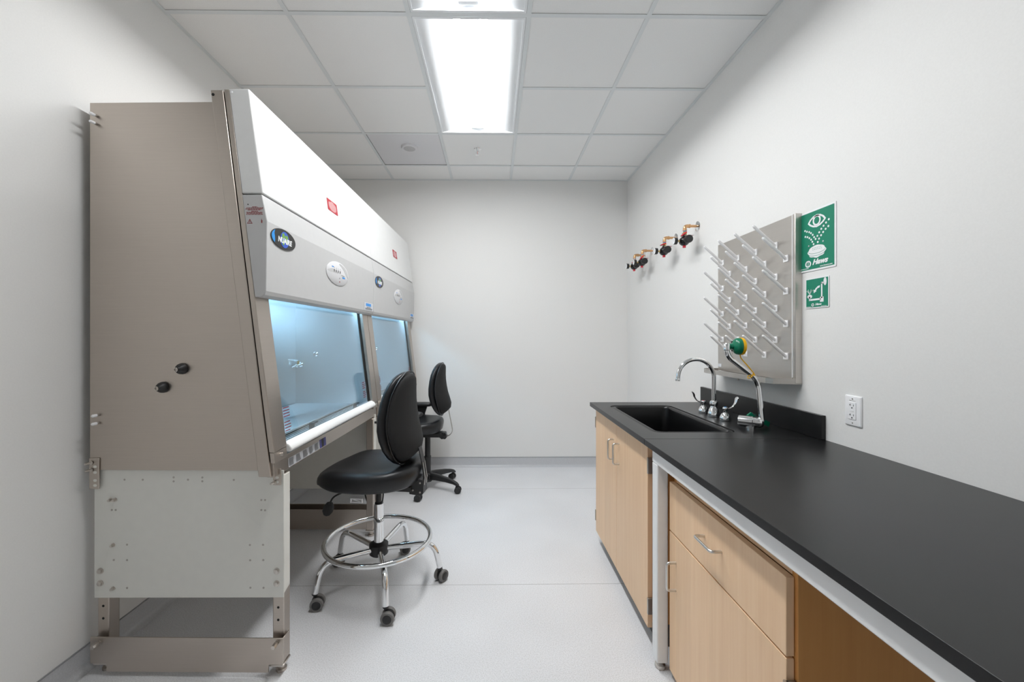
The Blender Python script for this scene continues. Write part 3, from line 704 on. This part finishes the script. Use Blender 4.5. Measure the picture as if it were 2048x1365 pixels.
MB().lathe([(0, .062), (.038, .062), (.048, .08), (.048, .128), (.034, .142), (0, .142)], n=26).build('hub', 'blackp', oc)
a0 = math.radians(-26)-math.radians(179)
for k in range(5):
    a = a0+k*2*PI/5; d = Vector((math.cos(a), math.sin(a), 0)); n = Vector((-d.y, d.x, 0)); rings = []
    for r_, zt, zb, hw in ((.02, .140, .080, .026), (.10, .136, .086, .025), (.20, .122, .084, .022), (.275, .104, .076, .019), (.305, .092, .066, .017), (.322, .078, .062, .013)):
        ctr = d*r_
        rings.append([ctr+n*(hw*sx)+Vector((0, 0, z)) for sx, z in ((-1, zb), (1, zb), (1, zt-.012), (.6, zt), (-.6, zt), (-1, zt-.012))])
    MB().loft(rings).build('base_arm', 'blackp', oc, bevel=.003, angle=50)
    caster(oc, d.x*.300, d.y*.300, a+[.4, 1.9, .9, 2.5, 1.5][k], .029, 'blackp')
for s in (-1, 1):
    ar = MB().prism([(.075, .50), (.160, .50), (.165, .62), (.195, .695), (.045, .695), (.070, .62)], s*.245, s*.265).build('arm_post', 'blackp', oc, bevel=.006)
    MB().box(.08, .16, min(s*.06, s*.262), max(s*.06, s*.262), .497, .509).build('arm_bracket', 'blackp', oc, bevel=.002)
    rr = []
    for sc, z in ((.82, .688), (.96, .693), (1, .706), (.95, .719), (.80, .724), (.3, .725)):
        rr.append([(.128+sup(2*PI*k/36, .135*sc, .045*(sc if sc > .5 else .4), 3.2)[0], s*.255+sup(2*PI*k/36, .135*sc, .045*sc, 3.2)[1], z) for k in range(36)])
    MB().loft(rr).build('arm_pad', 'blackp', oc, angle=60)

# ------------------------------------------------------------------ worktops, sink and cabinets on the right
CZ, CB, CF = .916, .8905, .769
def slab(outer, inner, z0, z1):
    bm = bmesh.new(); loops = []
    for pts in (outer, inner):
        vs = [bm.verts.new((p[0], p[1], z1)) for p in pts]
        loops.append([bm.edges.new((vs[i], vs[(i+1) % len(vs)])) for i in range(len(vs))])
    bmesh.ops.triangle_fill(bm, use_beauty=True, edges=[e_ for l in loops for e_ in l])
    r = bmesh.ops.extrude_face_region(bm, geom=list(bm.faces))
    bmesh.ops.translate(bm, vec=(0, 0, z0-z1), verts=[v for v in r['geom'] if isinstance(v, bmesh.types.BMVert)])
    bmesh.ops.recalc_face_normals(bm, faces=bm.faces)
    me = bpy.data.meshes.new('slab'); bm.to_mesh(me); bm.free(); me.materials.append(M['epoxy']); return me
SX0, SX1, SY0, SY1 = .858, 1.246, 1.855, 2.592
wt = thing('sink_worktop', 'black epoxy worktop around the sink with an upstand along the wall', 'worktop', (0, 0, 0))
inner = rrect(SX0, SX1, SY0, SY1, .045, 8)
link('slab', slab([(CF, 1.7405), (XR-.001, 1.7405), (XR-.001, 2.727), (CF, 2.727)], inner, CB, CZ), wt, .0015)
MB().box(XR-.021, XR-.001, 1.712, 2.722, CZ+.0003, 1.019).build('upstand', 'epoxy', wt, bevel=.0015)
tag(MB().box(CF, XR-.001, -1.05, 1.7395, CB, CZ).build('worktop', 'epoxy', bevel=.0015), 'long black epoxy worktop running towards the camera', 'worktop')
sk = thing('sink', 'deep black rectangular sink let into the worktop', 'sink', (1.05, 2.22, .70))
rings = []
def rr_at(off, z, r): return [(p[0]-1.05, p[1]-2.22, z-.70) for p in rrect(SX0+off, SX1-off, SY0+off, SY1-off, max(r, .004), 8)]
for off, z, r in ((.0025, .908, .043), (.005, .9130, .042), (.008, .9135, .041), (.0095, .9115, .040), (.0125, .9115, .039), (.016, .9140, .038), (.022, .9145, .036), (.027, .911, .034), (.030, .902, .033), (.033, .75, .034), (.038, .672, .05), (.07, .655, .06), (.12, .652, .05)): rings.append(rr_at(off, z, r))
rings2 = [rr_at(off, z, r) for off, z, r in ((.12, .645, .05), (.05, .648, .06), (.018, .668, .05), (.012, .75, .034), (.006, .89, .036))]
MB().loft(rings+rings2, cap=False, closed=True).add([(p[0], p[1], p[2]) for p in rings[-1]], [tuple(range(len(rings[-1])))]).build('basin', 'sink', sk, angle=50)
MB().lathe([(.0, .010), (.035, .010), (.045, .012), (.047, .006), (.047, .0), (0, 0)], (0, 0, -.050), n=28).build('drain', 'chrome', sk)

def bar_pull(name, mat, parent, p, q, out, r=.0050):
    p = Vector(p); q = Vector(q); o = Vector(out)
    return MB().tube(fillet([p, p+o, q+o, q], .012, 6), r, 12).build(name, mat, parent, angle=60)
def hinge(parent, X, y, z, s, nm='hinge'):
    h = MB().box(X-.004, X+.022, y-.001 if s > 0 else y-.010, y+.010 if s > 0 else y+.001, z-.034, z+.034)
    h = h.build(nm, 'hinge', parent, bevel=.002)
    MB().cyl((X-.005, y+s*.005, z-.034), (X-.005, y+s*.005, z+.034), .0055, 12).build('knuckle', 'hinge', h)
    MB().box(X-.0108, X-.004, y+s*.0-.002, y+s*.0+.008, z-.018, z-.006).box(X-.0108, X-.004, y-.002, y+.008, z+.006, z+.018).build('pin_slot', 'dark', h)
sc = thing('sink_cabinet', 'pale maple cabinet with two doors under the sink', 'cabinet', (.8, 2.23, 0))
def L(p): return (p[0]-.8, p[1]-2.23, p[2])
class MO(MB):                                            # collects in world coordinates, stores relative to an origin
    def __init__(s, o): super().__init__(); s.o = Vector(o)
    def add(s, vs, fs): return super().add([Vector(p)-s.o for p in vs], fs)
O1 = (.8, 2.23, 0)
MO(O1).box(.822, 1.50, 1.770, 1.788, .10, .888).build('side_panel', 'woodshade', sc, smooth=False)
MO(O1).box(.822, 1.50, 2.677, 2.695, .10, .888).build('side_panel', 'woodshade', sc, smooth=False)
MO(O1).box(.822, 1.50, 1.788, 2.677, .10, .118).build('bottom_panel', 'wood', sc, smooth=False)
MO(O1).box(1.488, 1.50, 1.788, 2.677, .118, .62).build('back_panel', 'wood', sc, smooth=False)
MO(O1).box(.822, .840, 1.788, 2.677, .86, .888).build('top_rail', 'wood', sc, smooth=False)
MO(O1).box(.850, 1.45, 1.775, 2.690, 0, .10).build('toe_kick', 'toe', sc, smooth=False)
for (y0, y1, hy) in ((2.2405, 2.686, 2.286), (1.783, 2.2375, 2.190)):
    d = MO(O1).box(.800, .8205, y0, y1, .078, .876).build('door', 'wood', sc, bevel=.0012)
    bar_pull('handle', 'nickel', d, L((.800, hy, .777)), L((.800, hy, .668)), (-.032, 0, 0))
    far = y0 > 2.2
    for z in (.790, .177):
        hy_ = y1+.001 if far else y0-.001; s = 1 if far else -1
        h = MO(O1).box(.7965, .8215, min(hy_, hy_+s*.011), max(hy_, hy_+s*.011), z-.035, z+.035).build('hinge', 'hinge', d, bevel=.0015)
        if True:
            pass

# white steel table frame
tf = thing('table_frame', 'white steel table frame under the long worktop', 'table frame', (.80, 1.665, 0))
O2 = (.80, 1.665, 0)
for (x0, y0) in ((.785, 1.642), (.785, -1.0), (1.44, 1.642), (1.44, -1.0)):
    lg = MO(O2).box(x0, x0+.046, y0, y0+.052, .032, .8345 if x0 < 1 else .889).build('leg', 'frame', tf, bevel=.005, seg=3)
    MO(O2).lathe([(.020, .0), (.022, .004), (.020, .014), (.012, .018), (.008, .020), (.008, .036), (0, .036)], (x0+.023, y0+.026, 0), n=20).build('leveling_foot', 'zinc', lg)
MO(O2).box(.785, .831, -1.0, 1.694, .8345, .8900).build('front_rail', 'frame', tf, bevel=.004, seg=3)
MO(O2).box(1.44, 1.486, -.948, 1.642, .84, .8895).build('rear_rail', 'frame', tf, bevel=.004)
MO(O2).box(.831, 1.44, 1.642, 1.694, .84, .8895).build('end_rail', 'frame', tf, bevel=.004)
MO(O2).box(.831, 1.44, -1.0, -.948, .84, .8895).build('end_rail', 'frame', tf, bevel=.004)

# base cabinet
bc = thing('base_cabinet', 'pale maple drawer cabinet under the long worktop', 'cabinet', (.85, 1.30, 0))
O3 = (.85, 1.30, 0)
MO(O3).box(.848, 1.42, .962, .981, .05, .795).build('side_panel', 'woodshade', bc, bevel=.001)
MO(O3).box(.848, 1.42, 1.606, 1.625, .05, .795).build('side_panel', 'woodshade', bc, bevel=.001)
MO(O3).box(.848, 1.42, .981, 1.606, .777, .795).build('top_panel', 'wood', bc, smooth=False)
MO(O3).box(.848, 1.42, .981, 1.606, .05, .068).build('bottom_panel', 'wood', bc, smooth=False)
MO(O3).box(1.41, 1.42, .981, 1.606, .068, .777).build('back_panel', 'wood', bc, smooth=False)
MO(O3).box(.90, 1.40, .975, 1.61, 0, .05).build('plinth', 'toe', bc, smooth=False)
dr = MO(O3).box(.8265, .8465, .972, 1.622, .585, .776).build('drawer', 'wood', bc, bevel=.0015)
LL = lambda p: tuple(Vector(p)-Vector(O3))
bar_pull('handle', 'nickel', dr, LL((.8265, 1.352, .690)), LL((.8265, 1.250, .690)), (-.034, 0, 0))
d3 = MO(O3).box(.8265, .8465, .972, 1.622, .028, .580).build('door', 'wood', bc, bevel=.0015)
bar_pull('handle', 'nickel', d3, LL((.8265, 1.565, .482)), LL((.8265, 1.565, .376)), (-.034, 0, 0))
for z in (.50-.005, .10):
    h = MO(O3).box(.822, .8475, .960, .971, z-.035, z+.035).build('hinge', 'hinge', d3, bevel=.0015)
    MO(O3).cyl((.8215, .967, z-.035), (.8215, .967, z+.035), .0055, 12).build('knuckle', 'hinge', h)

# ------------------------------------------------------------------ faucet
fz = CZ+.0005
fa = thing('faucet', 'chrome gooseneck faucet with two blade handles behind the sink', 'faucet', (1.332, 2.226, fz))
MB().lathe([(.030, 0), (.031, .004), (.029, .020), (.022, .042), (.015, .056), (.015, .060), (0, .060)], n=28).build('spout_base', 'chrome', fa)
MB().lathe([(.015, .058), (.020, .062), (.021, .074), (.018, .084), (.0115, .088), (0, .088)], n=22).build('collar', 'chrome', fa)
ap = [(0, 0, .08), (0, 0, .215)] + [(-.0985+.0985*math.cos(a), 0, .215+.0985*math.sin(a)) for a in [PI*1.0*i/24 for i in range(1, 25)]] + [(-.199, 0, .203)]
MB().tube(ap, .0108, 16).build('spout', 'chrome', fa, angle=60)
MB().lathe([(.0108, 0), (.0125, .002), (.0125, .012), (.009, .012), (0, .011)], (-.199, 0, .207), (-.05, 0, -1), 18).build('nozzle', 'chrome', fa)
for s in (1, -1):
    y = .111*s
    MB().lathe([(.026, 0), (.027, .004), (.026, .016), (.020, .032), (.010, .042), (.008, .044), (.008, .058), (0, .058)], (0, y, 0), n=26).build('valve_bell', 'chrome', fa)
    hd = MB().lathe([(.0105, .052), (.0125, .055), (.0125, .066), (.010, .070), (0, .070)], (0, y, 0), n=18).build('handle', 'chrome', fa)
    sg = -1 if s > 0 else 1
    pts = smooth_path([(sg*.006, y, .062), (sg*.024, y, .064), (sg*.040, y, .074), (sg*.052, y, .092), (sg*.058, y, .112), (sg*.066, y, .122)], 5)
    rr = []
    for i, p in enumerate(pts):
        f = i/(len(pts)-1); wv = .0045+.008*sstep(.3, .85, f); th = .0035
        if f > .93: wv *= .6
        d = (pts[min(i+1, len(pts)-1)]-pts[max(i-1, 0)]).normalized(); nn = d.cross(Vector((0, 1, 0))).normalized()
        rr.append([p+Vector((0, 1, 0))*(math.cos(a)*wv)+nn*(math.sin(a)*th) for a in [2*PI*k/12 for k in range(12)]])
    MB().loft(rr).build('blade', 'chrome', hd, angle=60)
    MB().lathe([(.006, .0702), (.006, .0708), (0, .0708)], (0, y, 0), n=14).build('index_dot', 'red' if s > 0 else 'blue', hd)

# ------------------------------------------------------------------ eyewash
ew = thing('eyewash', 'chrome swing-down eyewash with a green head and yellow dust cover', 'eyewash', (1.355, 1.925, fz))
O4 = Vector((1.355, 1.925, fz))
A = Vector((1.312, 1.962, .949))-O4; B = Vector((1.385, 1.905, .949))-O4
MB().lathe([(.022, 0), (.0262, .003), (.0268, .03), (.0268, .060), (.0245, .062), (.0245, .088), (.0225, .093), (.018, .101), (.008, .106), (0, .106)], A-(B-A).normalized()*.004, B-A, 26).build('valve_body', 'chrome', ew)
MB().lathe([(.020, 0), (.020, .012), (0, .012)], (-.006, .006, 0), n=22).build('mount', 'chrome', ew)
tp = fillet([Vector(p)-O4 for p in ((1.386, 1.905, .955), (1.380, 1.925, 1.150), (1.236, 1.930, 1.260), (1.2345, 1.930, 1.320))], .05, 8)
MB().tube(tp, .0118, 16).build('pipe', 'chrome', ew, angle=60)
MB().lathe([(.0125, 0), (.0155, .003), (.0155, .030), (.013, .034), (0, .034)], Vector((1.2345, 1.93, 1.288))-O4, n=20).build('pipe_nut', 'chrome', ew)
hc_ = Vector((1.2345, 1.930, 1.308))-O4; hx_ = (1, -.08, 0)
hd = MB().lathe([(.011, .012), (.013, .016), (.013, .026), (.022, .030), (.033, .036), (.0385, .044), (.040, .052), (.040, .058), (0, .058)], hc_, hx_, 34).build('spray_head', 'green', ew)
MB().lathe([(.0405, .058), (.0415, .061), (.0405, .071), (.036, .074), (0, .074)], hc_, hx_, 34).build('dust_cover', 'yellow', ew)
for a in (.9, 2.2, 4.0, 5.4):
    p = hc_+Vector((.040, math.cos(a)*.024, math.sin(a)*.024))
    MB().lathe([(.0065, 0), (.0065, .004), (0, .004)], p-Vector((.004, 0, 0)), (-1, 0, 0), 12).build('spray_port', 'dark', hd)
sp_ = smooth_path([Vector(p)-O4 for p in ((1.296, 1.928, 1.270), (1.300, 1.925, 1.250), (1.325, 1.915, 1.215), (1.350, 1.910, 1.180), (1.353, 1.908, 1.168))], 8)
MB().tube(sp_, .0026, 8).build('cover_strap', 'yellow', ew)
MB().tube([Vector((1.343, 1.924, 1.168))-O4+Vector((math.cos(a)*.0095, math.sin(a)*.014, math.cos(a)*.0115)) for a in [2*PI*i/20 for i in range(20)]], .0024, 8, closed=True).build('strap_loop', 'yellow', ew)
MB().prism([(x-O4.x, z-O4.z) for x, z in ((1.350, .974), (1.368, .988), (1.392, .978), (1.399, .962), (1.352, .962))], .032, .042).build('hinge_flag', 'green', ew, bevel=.001)
MB().prism([(x-O4.x, z-O4.z) for x, z in ((1.404, .966), (1.459, .941), (1.453, .918), (1.404, .942))], .030, .038).build('hinge_flag', 'green', ew, bevel=.001)
MB().tube([Vector(p)-O4 for p in ((1.37, 1.948, .985), (1.386, 1.935, .967), (1.41, 1.955, .955))], .0022, 6).build('cable_tie', 'blackp', ew)

# ------------------------------------------------------------------ drying rack
dk = thing('drying_rack', 'steel wall drying rack with rows of slanted white pegs', 'drying rack', (XR, 2.165, 1.135))
O5 = (XR, 2.165, 1.135)
MO(O5).box(1.5005, 1.5035, 1.868, 2.488, 1.150, 1.914).build('board', 'steel_rack', dk, bevel=.0005)
MO(O5).box(1.4995, 1.5305, 1.845, 1.849, 1.140, 1.916).box(1.4995, 1.5035, 1.849, 1.861, 1.140, 1.916).build('edge_return', 'steel_rack', dk, bevel=.001)
MO(O5).box(1.4992, 1.5030, 1.8625, 1.8668, 1.165, 1.914).build('edge_strip', 'whitep', dk, smooth=False)
for y_ in (2.470, 1.902): MO(O5).box(1.5040, 1.5305, y_, y_+.016, 1.16, 1.90).build('mounting_rail', 'steel_rack', dk, smooth=False)
tr = [(1.4995, 1.846), (1.447, 1.925), (1.447, 2.520), (1.4995, 2.560)]
trb = MO(O5).prism([(1.530, 1.845), (1.4985, 1.845), (1.412, 1.868), (1.398, 1.90), (1.398, 2.44), (1.412, 2.486), (1.4985, 2.486), (1.530, 2.486)], 1.136, 1.139, 'z')
lip = [(1.4990, 1.845), (1.4130, 1.868), (1.398, 1.90), (1.398, 2.44), (1.413, 2.486), (1.4990, 2.486)]
lin = [(1.4990, 1.848), (1.4145, 1.8705), (1.4010, 1.901), (1.4010, 2.439), (1.4150, 2.483), (1.4990, 2.483)]
trb.prism(lip+lin[::-1], 1.139, 1.162, 'z')
trb.build('drip_tray', 'steel_rack', dk, smooth=False)
MO(O5).lathe([(.010, 0), (.010, .004), (.006, .004), (.006, .018), (0, .018)], (1.45, 2.20, 1.136), (0, 0, -1), 14).build('drain_spout', 'hinge', dk)
MO(O5).lathe([(.010, 0), (.010, .004), (.004, .006), (0, .006)], (1.46, 2.02, 1.136), (0, 0, -1), 14).build('drain_spout', 'blackp', dk)
MO(O5).box(1.4998, 1.5004, 2.452, 2.485, 1.172, 1.190).build('maker_label', 'paper', dk)
pg = MB().box(-.005, 0, -.0155, .0155, -.0155, .0155)
dirv = Vector((-.112, 0, .100))
pg.lathe([(.0078, .0), (.0074, .010), (.0068, .138), (.0058, .145), (.003, .149), (0, .150)], (-.003, 0, -.001), dirv, 14)
pm = pg.mesh('peg'); pm.materials.append(M['pegwhite'])
for r_ in range(8):
    for c in range(4):
        o = link('peg', pm, dk)
        o.location = Vector((1.5003, (1.976 if r_ % 2 == 0 else 1.9035)+c*.1535, 1.797-r_*.0764))-Vector(O5)

# ------------------------------------------------------------------ signs
def wall_frame(y, z, d=0.0): return frame((XR-.0006-d, y, z), (0, -1, 0), (0, 0, 1))
def logo(parent, x, y, s, nm='maker_mark'):
    I = Matrix.Translation((0, 0, .0034)); mb = MB()
    for k in (0, 1):
        sg = 1 if k == 0 else -1
        out = [(x+sg*s*(.5*math.cos(a)+.06), y+sg*s*.5*math.sin(a)) for a in [math.radians(100-200*i/14) for i in range(15)]]
        inn = [(x+sg*s*(.28*math.cos(a)+.06), y+sg*s*.30*math.sin(a)) for a in [math.radians(100-200*i/14) for i in range(15)]]
        mb.ext(out+inn[::-1], I)
    mb.ext([(x-.07*s, y-.35*s), (x+.03*s, y-.25*s), (x+.07*s, y+.35*s), (x-.03*s, y+.25*s)], I)
    mb.build(nm, 'signwhite', parent)
    return I
def sign(name, label, y, z, hw, hh, brd):
    t = thing(name, label, 'sign', mat=wall_frame(y, z))
    MB().ext(rrect(-hw, hw, -hh, hh, .004), Matrix.Identity(4), 0, .0025).build('panel', 'signwhite', t)
    MB().ext(rrect(-hw+brd, hw-brd, -hh+brd, hh-brd, .0015), Matrix.Identity(4), .0025, .0031).build('green_field', 'signgreen', t)
    return t
F = Matrix.Translation((0, 0, .0034))
s1 = sign('eyewash_sign', 'large green eyewash sign with an eye above water jets', 1.757, 1.777, .099, .134, .008)
lid = [(-.050, .078), (-.038, .093), (-.020, .104), (0, .108), (.020, .104), (.038, .093), (.050, .078), (.038, .066), (.020, .056), (0, .052), (-.020, .056), (-.038, .066)]
lid_in = [(x*.80, .080+(y-.080)*.72) for x, y in lid]
MB().ring(lid, lid_in, F).build('eye_outline', 'signwhite', s1)
MB().ring(ellipse(0, .082, .022, .0235, 28), ellipse(0, .082, .0145, .0155, 28), F).build('iris', 'signwhite', s1)
dots = MB()
for x, y in ((-.066, .052), (-.055, .046), (-.042, .041), (-.032, .034), (-.022, .024), (-.014, .012), (-.006, .002),
             (-.064, .025), (-.052, .021), (-.041, .014), (-.031, .005), (-.024, -.006), (-.017, -.018),
             (.064, .068), (.050, .058), (.037, .048), (.025, .038), (.014, .026), (.004, .013),
             (.062, .040), (.048, .032), (.035, .022), (.024, .011), (.013, -.001), (.006, -.014)):
    dots.ext(ellipse(x, y, .0046, .0046, 14), F)
dots.build('water_dots', 'signwhite', s1)
bowl = []
for k in range(48):
    a = 2*PI*k/48; wv = 1+.05*math.cos(8*a)*(1 if math.sin(a) < .4 else .3)
    bowl.append((.049*math.cos(a)*wv+0, -.052+.027*math.sin(a)*wv))
MB().ext(bowl, F).build('spray_bowl', 'signwhite', s1)
bl = MB()
for off in (0, -.010): bl.strip([(.046*math.cos(a), -.048+off-.012*math.sin(a)) for a in [PI*i/16 for i in range(17)]], [(.046*math.cos(a), -.0493+off-.012*math.sin(a)) for a in [PI*i/16 for i in range(17)]], F @ Matrix.Translation((0, 0, .0005)))
for r_ in range(2):
    for c in range(6): bl.ext(ellipse(-.022+c*.009+r_*.002, -.036-r_*.007, .0024, .0010, 8), F @ Matrix.Translation((0, 0, .0005)))
bl.build('bowl_lines', 'signgreen', s1)
for x, y in ((-.043, -.021), (.036, -.017)):
    MB().lathe([(.004, 0), (.0038, .002), (0, .003)], (x, y, .003), (0, 0, 1), 12).build('fixing_screw', 'silver', s1)
logo(s1, -.048, -.101, .030)
text('lettering', 'Haws', .031, 'signwhite', s1, F @ Matrix.Translation((.016, -.098, 0)), shear=.35, bold=.0014, sx=1.15)
text('web_address', 'www.hawsco.com', .0088, 'signwhite', s1, F @ Matrix.Translation((.050, -.1195, 0)), bold=.0002)
nb = MB(); xx = -.088
for wv in (.006, .008, .006, .009, .005): nb.ext(rect(xx, xx+wv, -.1215, -.1185), F); xx += wv+.002
nb.build('small_print', 'signwhite', s1)

s2 = sign('eyewash_instruction_sign', 'small green sign with an arrow swinging an eyewash arm down', 1.757, 1.5445, .064, .066, .0045)
I2 = F
MB().ext(rect(.024, .031, -.026, .040), I2).ext(rect(-.038, .022, -.033, -.025), I2).ext(rect(.018, .037, -.042, -.020), I2).ext(rect(.024, .040, .036, .043), I2).build('arm_symbol', 'signwhite', s2)
MB().ext(ellipse(.045, .044, .008, .017, 24), I2).ext(ellipse(-.039, -.014, .014, .0085, 24), I2).ext(rect(-.043, -.036, -.033, -.014), I2).build('head_symbol', 'signwhite', s2)
MB().ext([(.018, .030), (.006, .028), (-.006, .019), (-.011, .012), (-.017, .015), (-.016, -.001), (-.001, .007), (-.004, .010), (.004, .018), (.016, .021)], I2).build('arrow', 'signwhite', s2)
jet = MB()
for sg in (-1, 1):
    for w_ in (.008, .013, .018):
        jet.tube([Vector((-.039+sg*w_*t_, -.006+.030*t_-.012*t_*t_*(w_/.018), .0036)) for t_ in [i/8 for i in range(9)]], .0007, 5)
jet.build('water_jets', 'signwhite', s2)
logo(s2, -.022, -.0515, .014)
text('lettering', 'Haws', .0125, 'signwhite', s2, I2 @ Matrix.Translation((.008, -.0505, 0)), shear=.35, bold=.0006, sx=1.15)
nb = MB(); xx = -.058
for wv in (.005, .006, .005, .006): nb.ext(rect(xx, xx+wv, -.0602, -.0584), F); xx += wv+.0012
xx = .024
for wv in (.007, .011, .009): nb.ext(rect(xx, xx+wv, -.0602, -.0584), F); xx += wv+.0008
nb.build('small_print', 'signwhite', s2)

# ------------------------------------------------------------------ wall outlet
ot = thing('wall_outlet', 'white double wall socket above the worktop', 'outlet', mat=wall_frame(1.577, 1.064))
rr = []
for sx_, z_ in ((0, 0), (0, .003), (.0025, .0055), (.006, .0065)): rr.append([(p[0], p[1], z_) for p in rrect(-.037+sx_, .037-sx_, -.059+sx_, .059-sx_, .004, 4)])
MB().loft(rr).build('cover_plate', 'whitep', ot, angle=25)
I = Matrix.Identity(4)
so = MB().ext(rrect(-.0165, .0165, -.0335, .0335, .002), I, .006, .0085).build('socket_face', 'whitep', ot, bevel=.0006)
for yc in (.019, -.0195):
    MB().ext(rect(-.0085, -.0065, yc-.0005, yc+.0075), I, .0085, .0089).ext(rect(-.0115, -.0065, yc+.0025, yc+.0045), I, .0085, .0089).ext(rect(.0060, .0080, yc-.0005, yc+.0065), I, .0085, .0089).ext(ellipse(0, yc-.0075, .0028, .0028, 12), I, .0085, .0089).build('slots', 'ink', so)
MB().ext(rect(-.006, .006, -.003, .0035), I, .0085, .0098).build('test_button', 'whitep', so, bevel=.0004)
for y in (.047, -.047): MB().lathe([(.003, 0), (.0028, .0012), (0, .0016)], (0, y, .0064), (0, 0, 1), 12).build('screw', 'zinc', ot)
nb = MB(); xx = -.014
for wv in (.008, .0035, .008, .003): nb.ext(rect(xx, xx+wv, .0385, .0405), I, .0065, .0067); xx += wv+.0015
nb.build('faint_print', 'zinc', ot)

# ------------------------------------------------------------------ gas regulators
def regulator(y, label, lever):
    t = thing('gas_regulator', label, 'regulator', (XR-.0005, y, 2.116), group='gas regulators on copper pipes')
    MB().lathe([(.034, 0), (.033, .003), (.022, .007), (.012, .010), (0, .010)], (0, 0, 0), (-1, 0, 0), 30).build('wall_flange', 'chrome', t)
    MB().tube([(-.004, 0, 0), (-.062, 0, 0)], .0090, 14).build('pipe', 'copper', t)
    el = MB().tube(fillet([(-.052, 0, 0), (-.088, 0, 0), (-.088, 0, -.034)], .026, 8), .0118, 16)
    el.lathe([(.0135, 0), (.0135, .008)], (-.052, 0, 0), (-1, 0, 0), 16).lathe([(.0135, 0), (.0135, .008)], (-.088, 0, -.026), (0, 0, -1), 16).build('elbow', 'copper', t, angle=50)
    MB().cyl((-.088, 0, -.034), (-.088, 0, -.039), .0112, 16).build('tape_ring', 'blue', t)
    vb = MB().lathe([(.012, 0), (.012, .006), (.014, .008), (.014, .022), (.011, .025), (.011, .030), (0, .030)], (-.088, 0, -.039), (0, 0, -1), 8).build('ball_valve', 'brass', t)
    MB().cyl((-.088, 0, -.052), (-.108, -.006, -.054), .005, 10).build('valve_stem', 'zinc', vb)
    ho = Vector((-.084, -.014, -.046)); d = Vector((-math.cos(lever), -.10, math.sin(lever)))
    MB().tube([ho, ho+d*.018, ho+d*.046], [.0090, .0100, .0086], 10, flat=.55).build('lever', 'red', vb)
    MB().tube([ho+d*.040, ho+d*.050], .0045, 8).build('lever_tip', 'zinc', vb)
    q = Vector((-.098, -.016, -.070))
    MB().tube([q, q+Vector((.030, -.004, .004)), q+Vector((.060, -.006, .002))], [.0075, .0095, .007], 10, flat=.35).build('valve_tag', 'signwhite', vb)
    MB().tube([q+Vector((.004, -.003, -.006)), q+Vector((.030, -.008, -.005)), q+Vector((.052, -.008, -.003))], [.003, .0045, .003], 8, flat=.5).build('tag_stripe', 'red', vb)
    c = Vector((-.092, 0, -.103))
    body = MB().lathe([(.010, -.030), (.022, -.027), (.030, -.018), (.033, -.006), (.033, .008), (.030, .014), (.027, .024), (.020, .032), (0, .032)], c, (0, -1, 0), 28)
    body.lathe([(.012, 0), (.015, .006), (.015, .016)], c+Vector((0, 0, .038)), (0, 0, -1), 16).build('regulator_body', 'blackg', t, angle=45)
    MB().lathe([(.019, .030), (.019, .040), (.0255, .043), (.0265, .047), (.0265, .072), (.0245, .076), (0, .077)], c, (0, -1, 0), 26).build('knob', 'blackp', t)
    MB().lathe([(.010, 0), (.0105, .004), (.0105, .016), (0, .016)], c+Vector((0, 0, -.030)), (0, 0, -1), 14).build('bottom_plug', 'red', t)
    MB().cyl(c+Vector((-.028, 0, 0)), c+Vector((-.052, 0, 0)), .006, 8).build('gauge_stem', 'brass', t)
    g = MB().lathe([(.018, 0), (.0235, .003), (.0245, .022), (.0225, .024), (0, .024)], c+Vector((-.050, 0, 0)), (-1, 0, 0), 28).build('gauge', 'blackp', t)
    MB().lathe([(.0222, 0), (.0222, .0012), (0, .0012)], c+Vector((-.0738, 0, 0)), (-1, 0, 0), 28).build('dial', 'signwhite', g)
    nd = frame(c+Vector((-.0752, 0, 0)), (0, -1, 0), (0, 0, 1)); mb = MB()
    mb.ext([(-.001, -.004), (.001, -.004), (.0006, .014), (-.0006, .014)], nd)
    for k in range(9):
        a = math.radians(220-k*32.5); mb.ext([(math.cos(a)*r_+math.sin(a)*w_, math.sin(a)*r_-math.cos(a)*w_) for r_, w_ in ((.016, .0006), (.0195, .0006), (.0195, -.0006), (.016, -.0006))], nd)
    mb.build('needle', 'ink', g)
    MB().lathe([(.008, 0), (.0085, .004), (.0085, .012), (0, .012)], c+Vector((.034, 0, 0)), (1, 0, 0), 10).build('outlet_plug', 'brass', t)
    return t
regulator(2.800, 'gas regulator on the right wall nearest the drying rack', -.62)
regulator(3.135, 'gas regulator on the right wall, second from the drying rack', -.35)
regulator(3.604, 'gas regulator on the right wall, third from the drying rack', -.8)
regulator(3.802, 'gas regulator on the right wall closest to the end wall corner', -.7)

# marks and holes too small to pick apart one by one
for o in bpy.data.objects:
    if o.type == 'MESH' and o.parent and o.name.split('.')[0] in ('leg_holes', 'small_print', 'display_buttons', 'display_readout', 'bolt_holes', 'sticker_lines', 'plate_lines', 'label_print', 'sash_lettering',
            'warning_print', 'water_dots', 'bowl_lines', 'grille_slots', 'globe_land', 'water_jets', 'bracket_slots', 'slots', 'faint_print', 'head_symbol', 'arm_symbol', 'maker_mark', 'lettering', 'badge_lettering', 'web_address', 'pin_slot', 'needle'):
        o['kind'] = 'stuff'
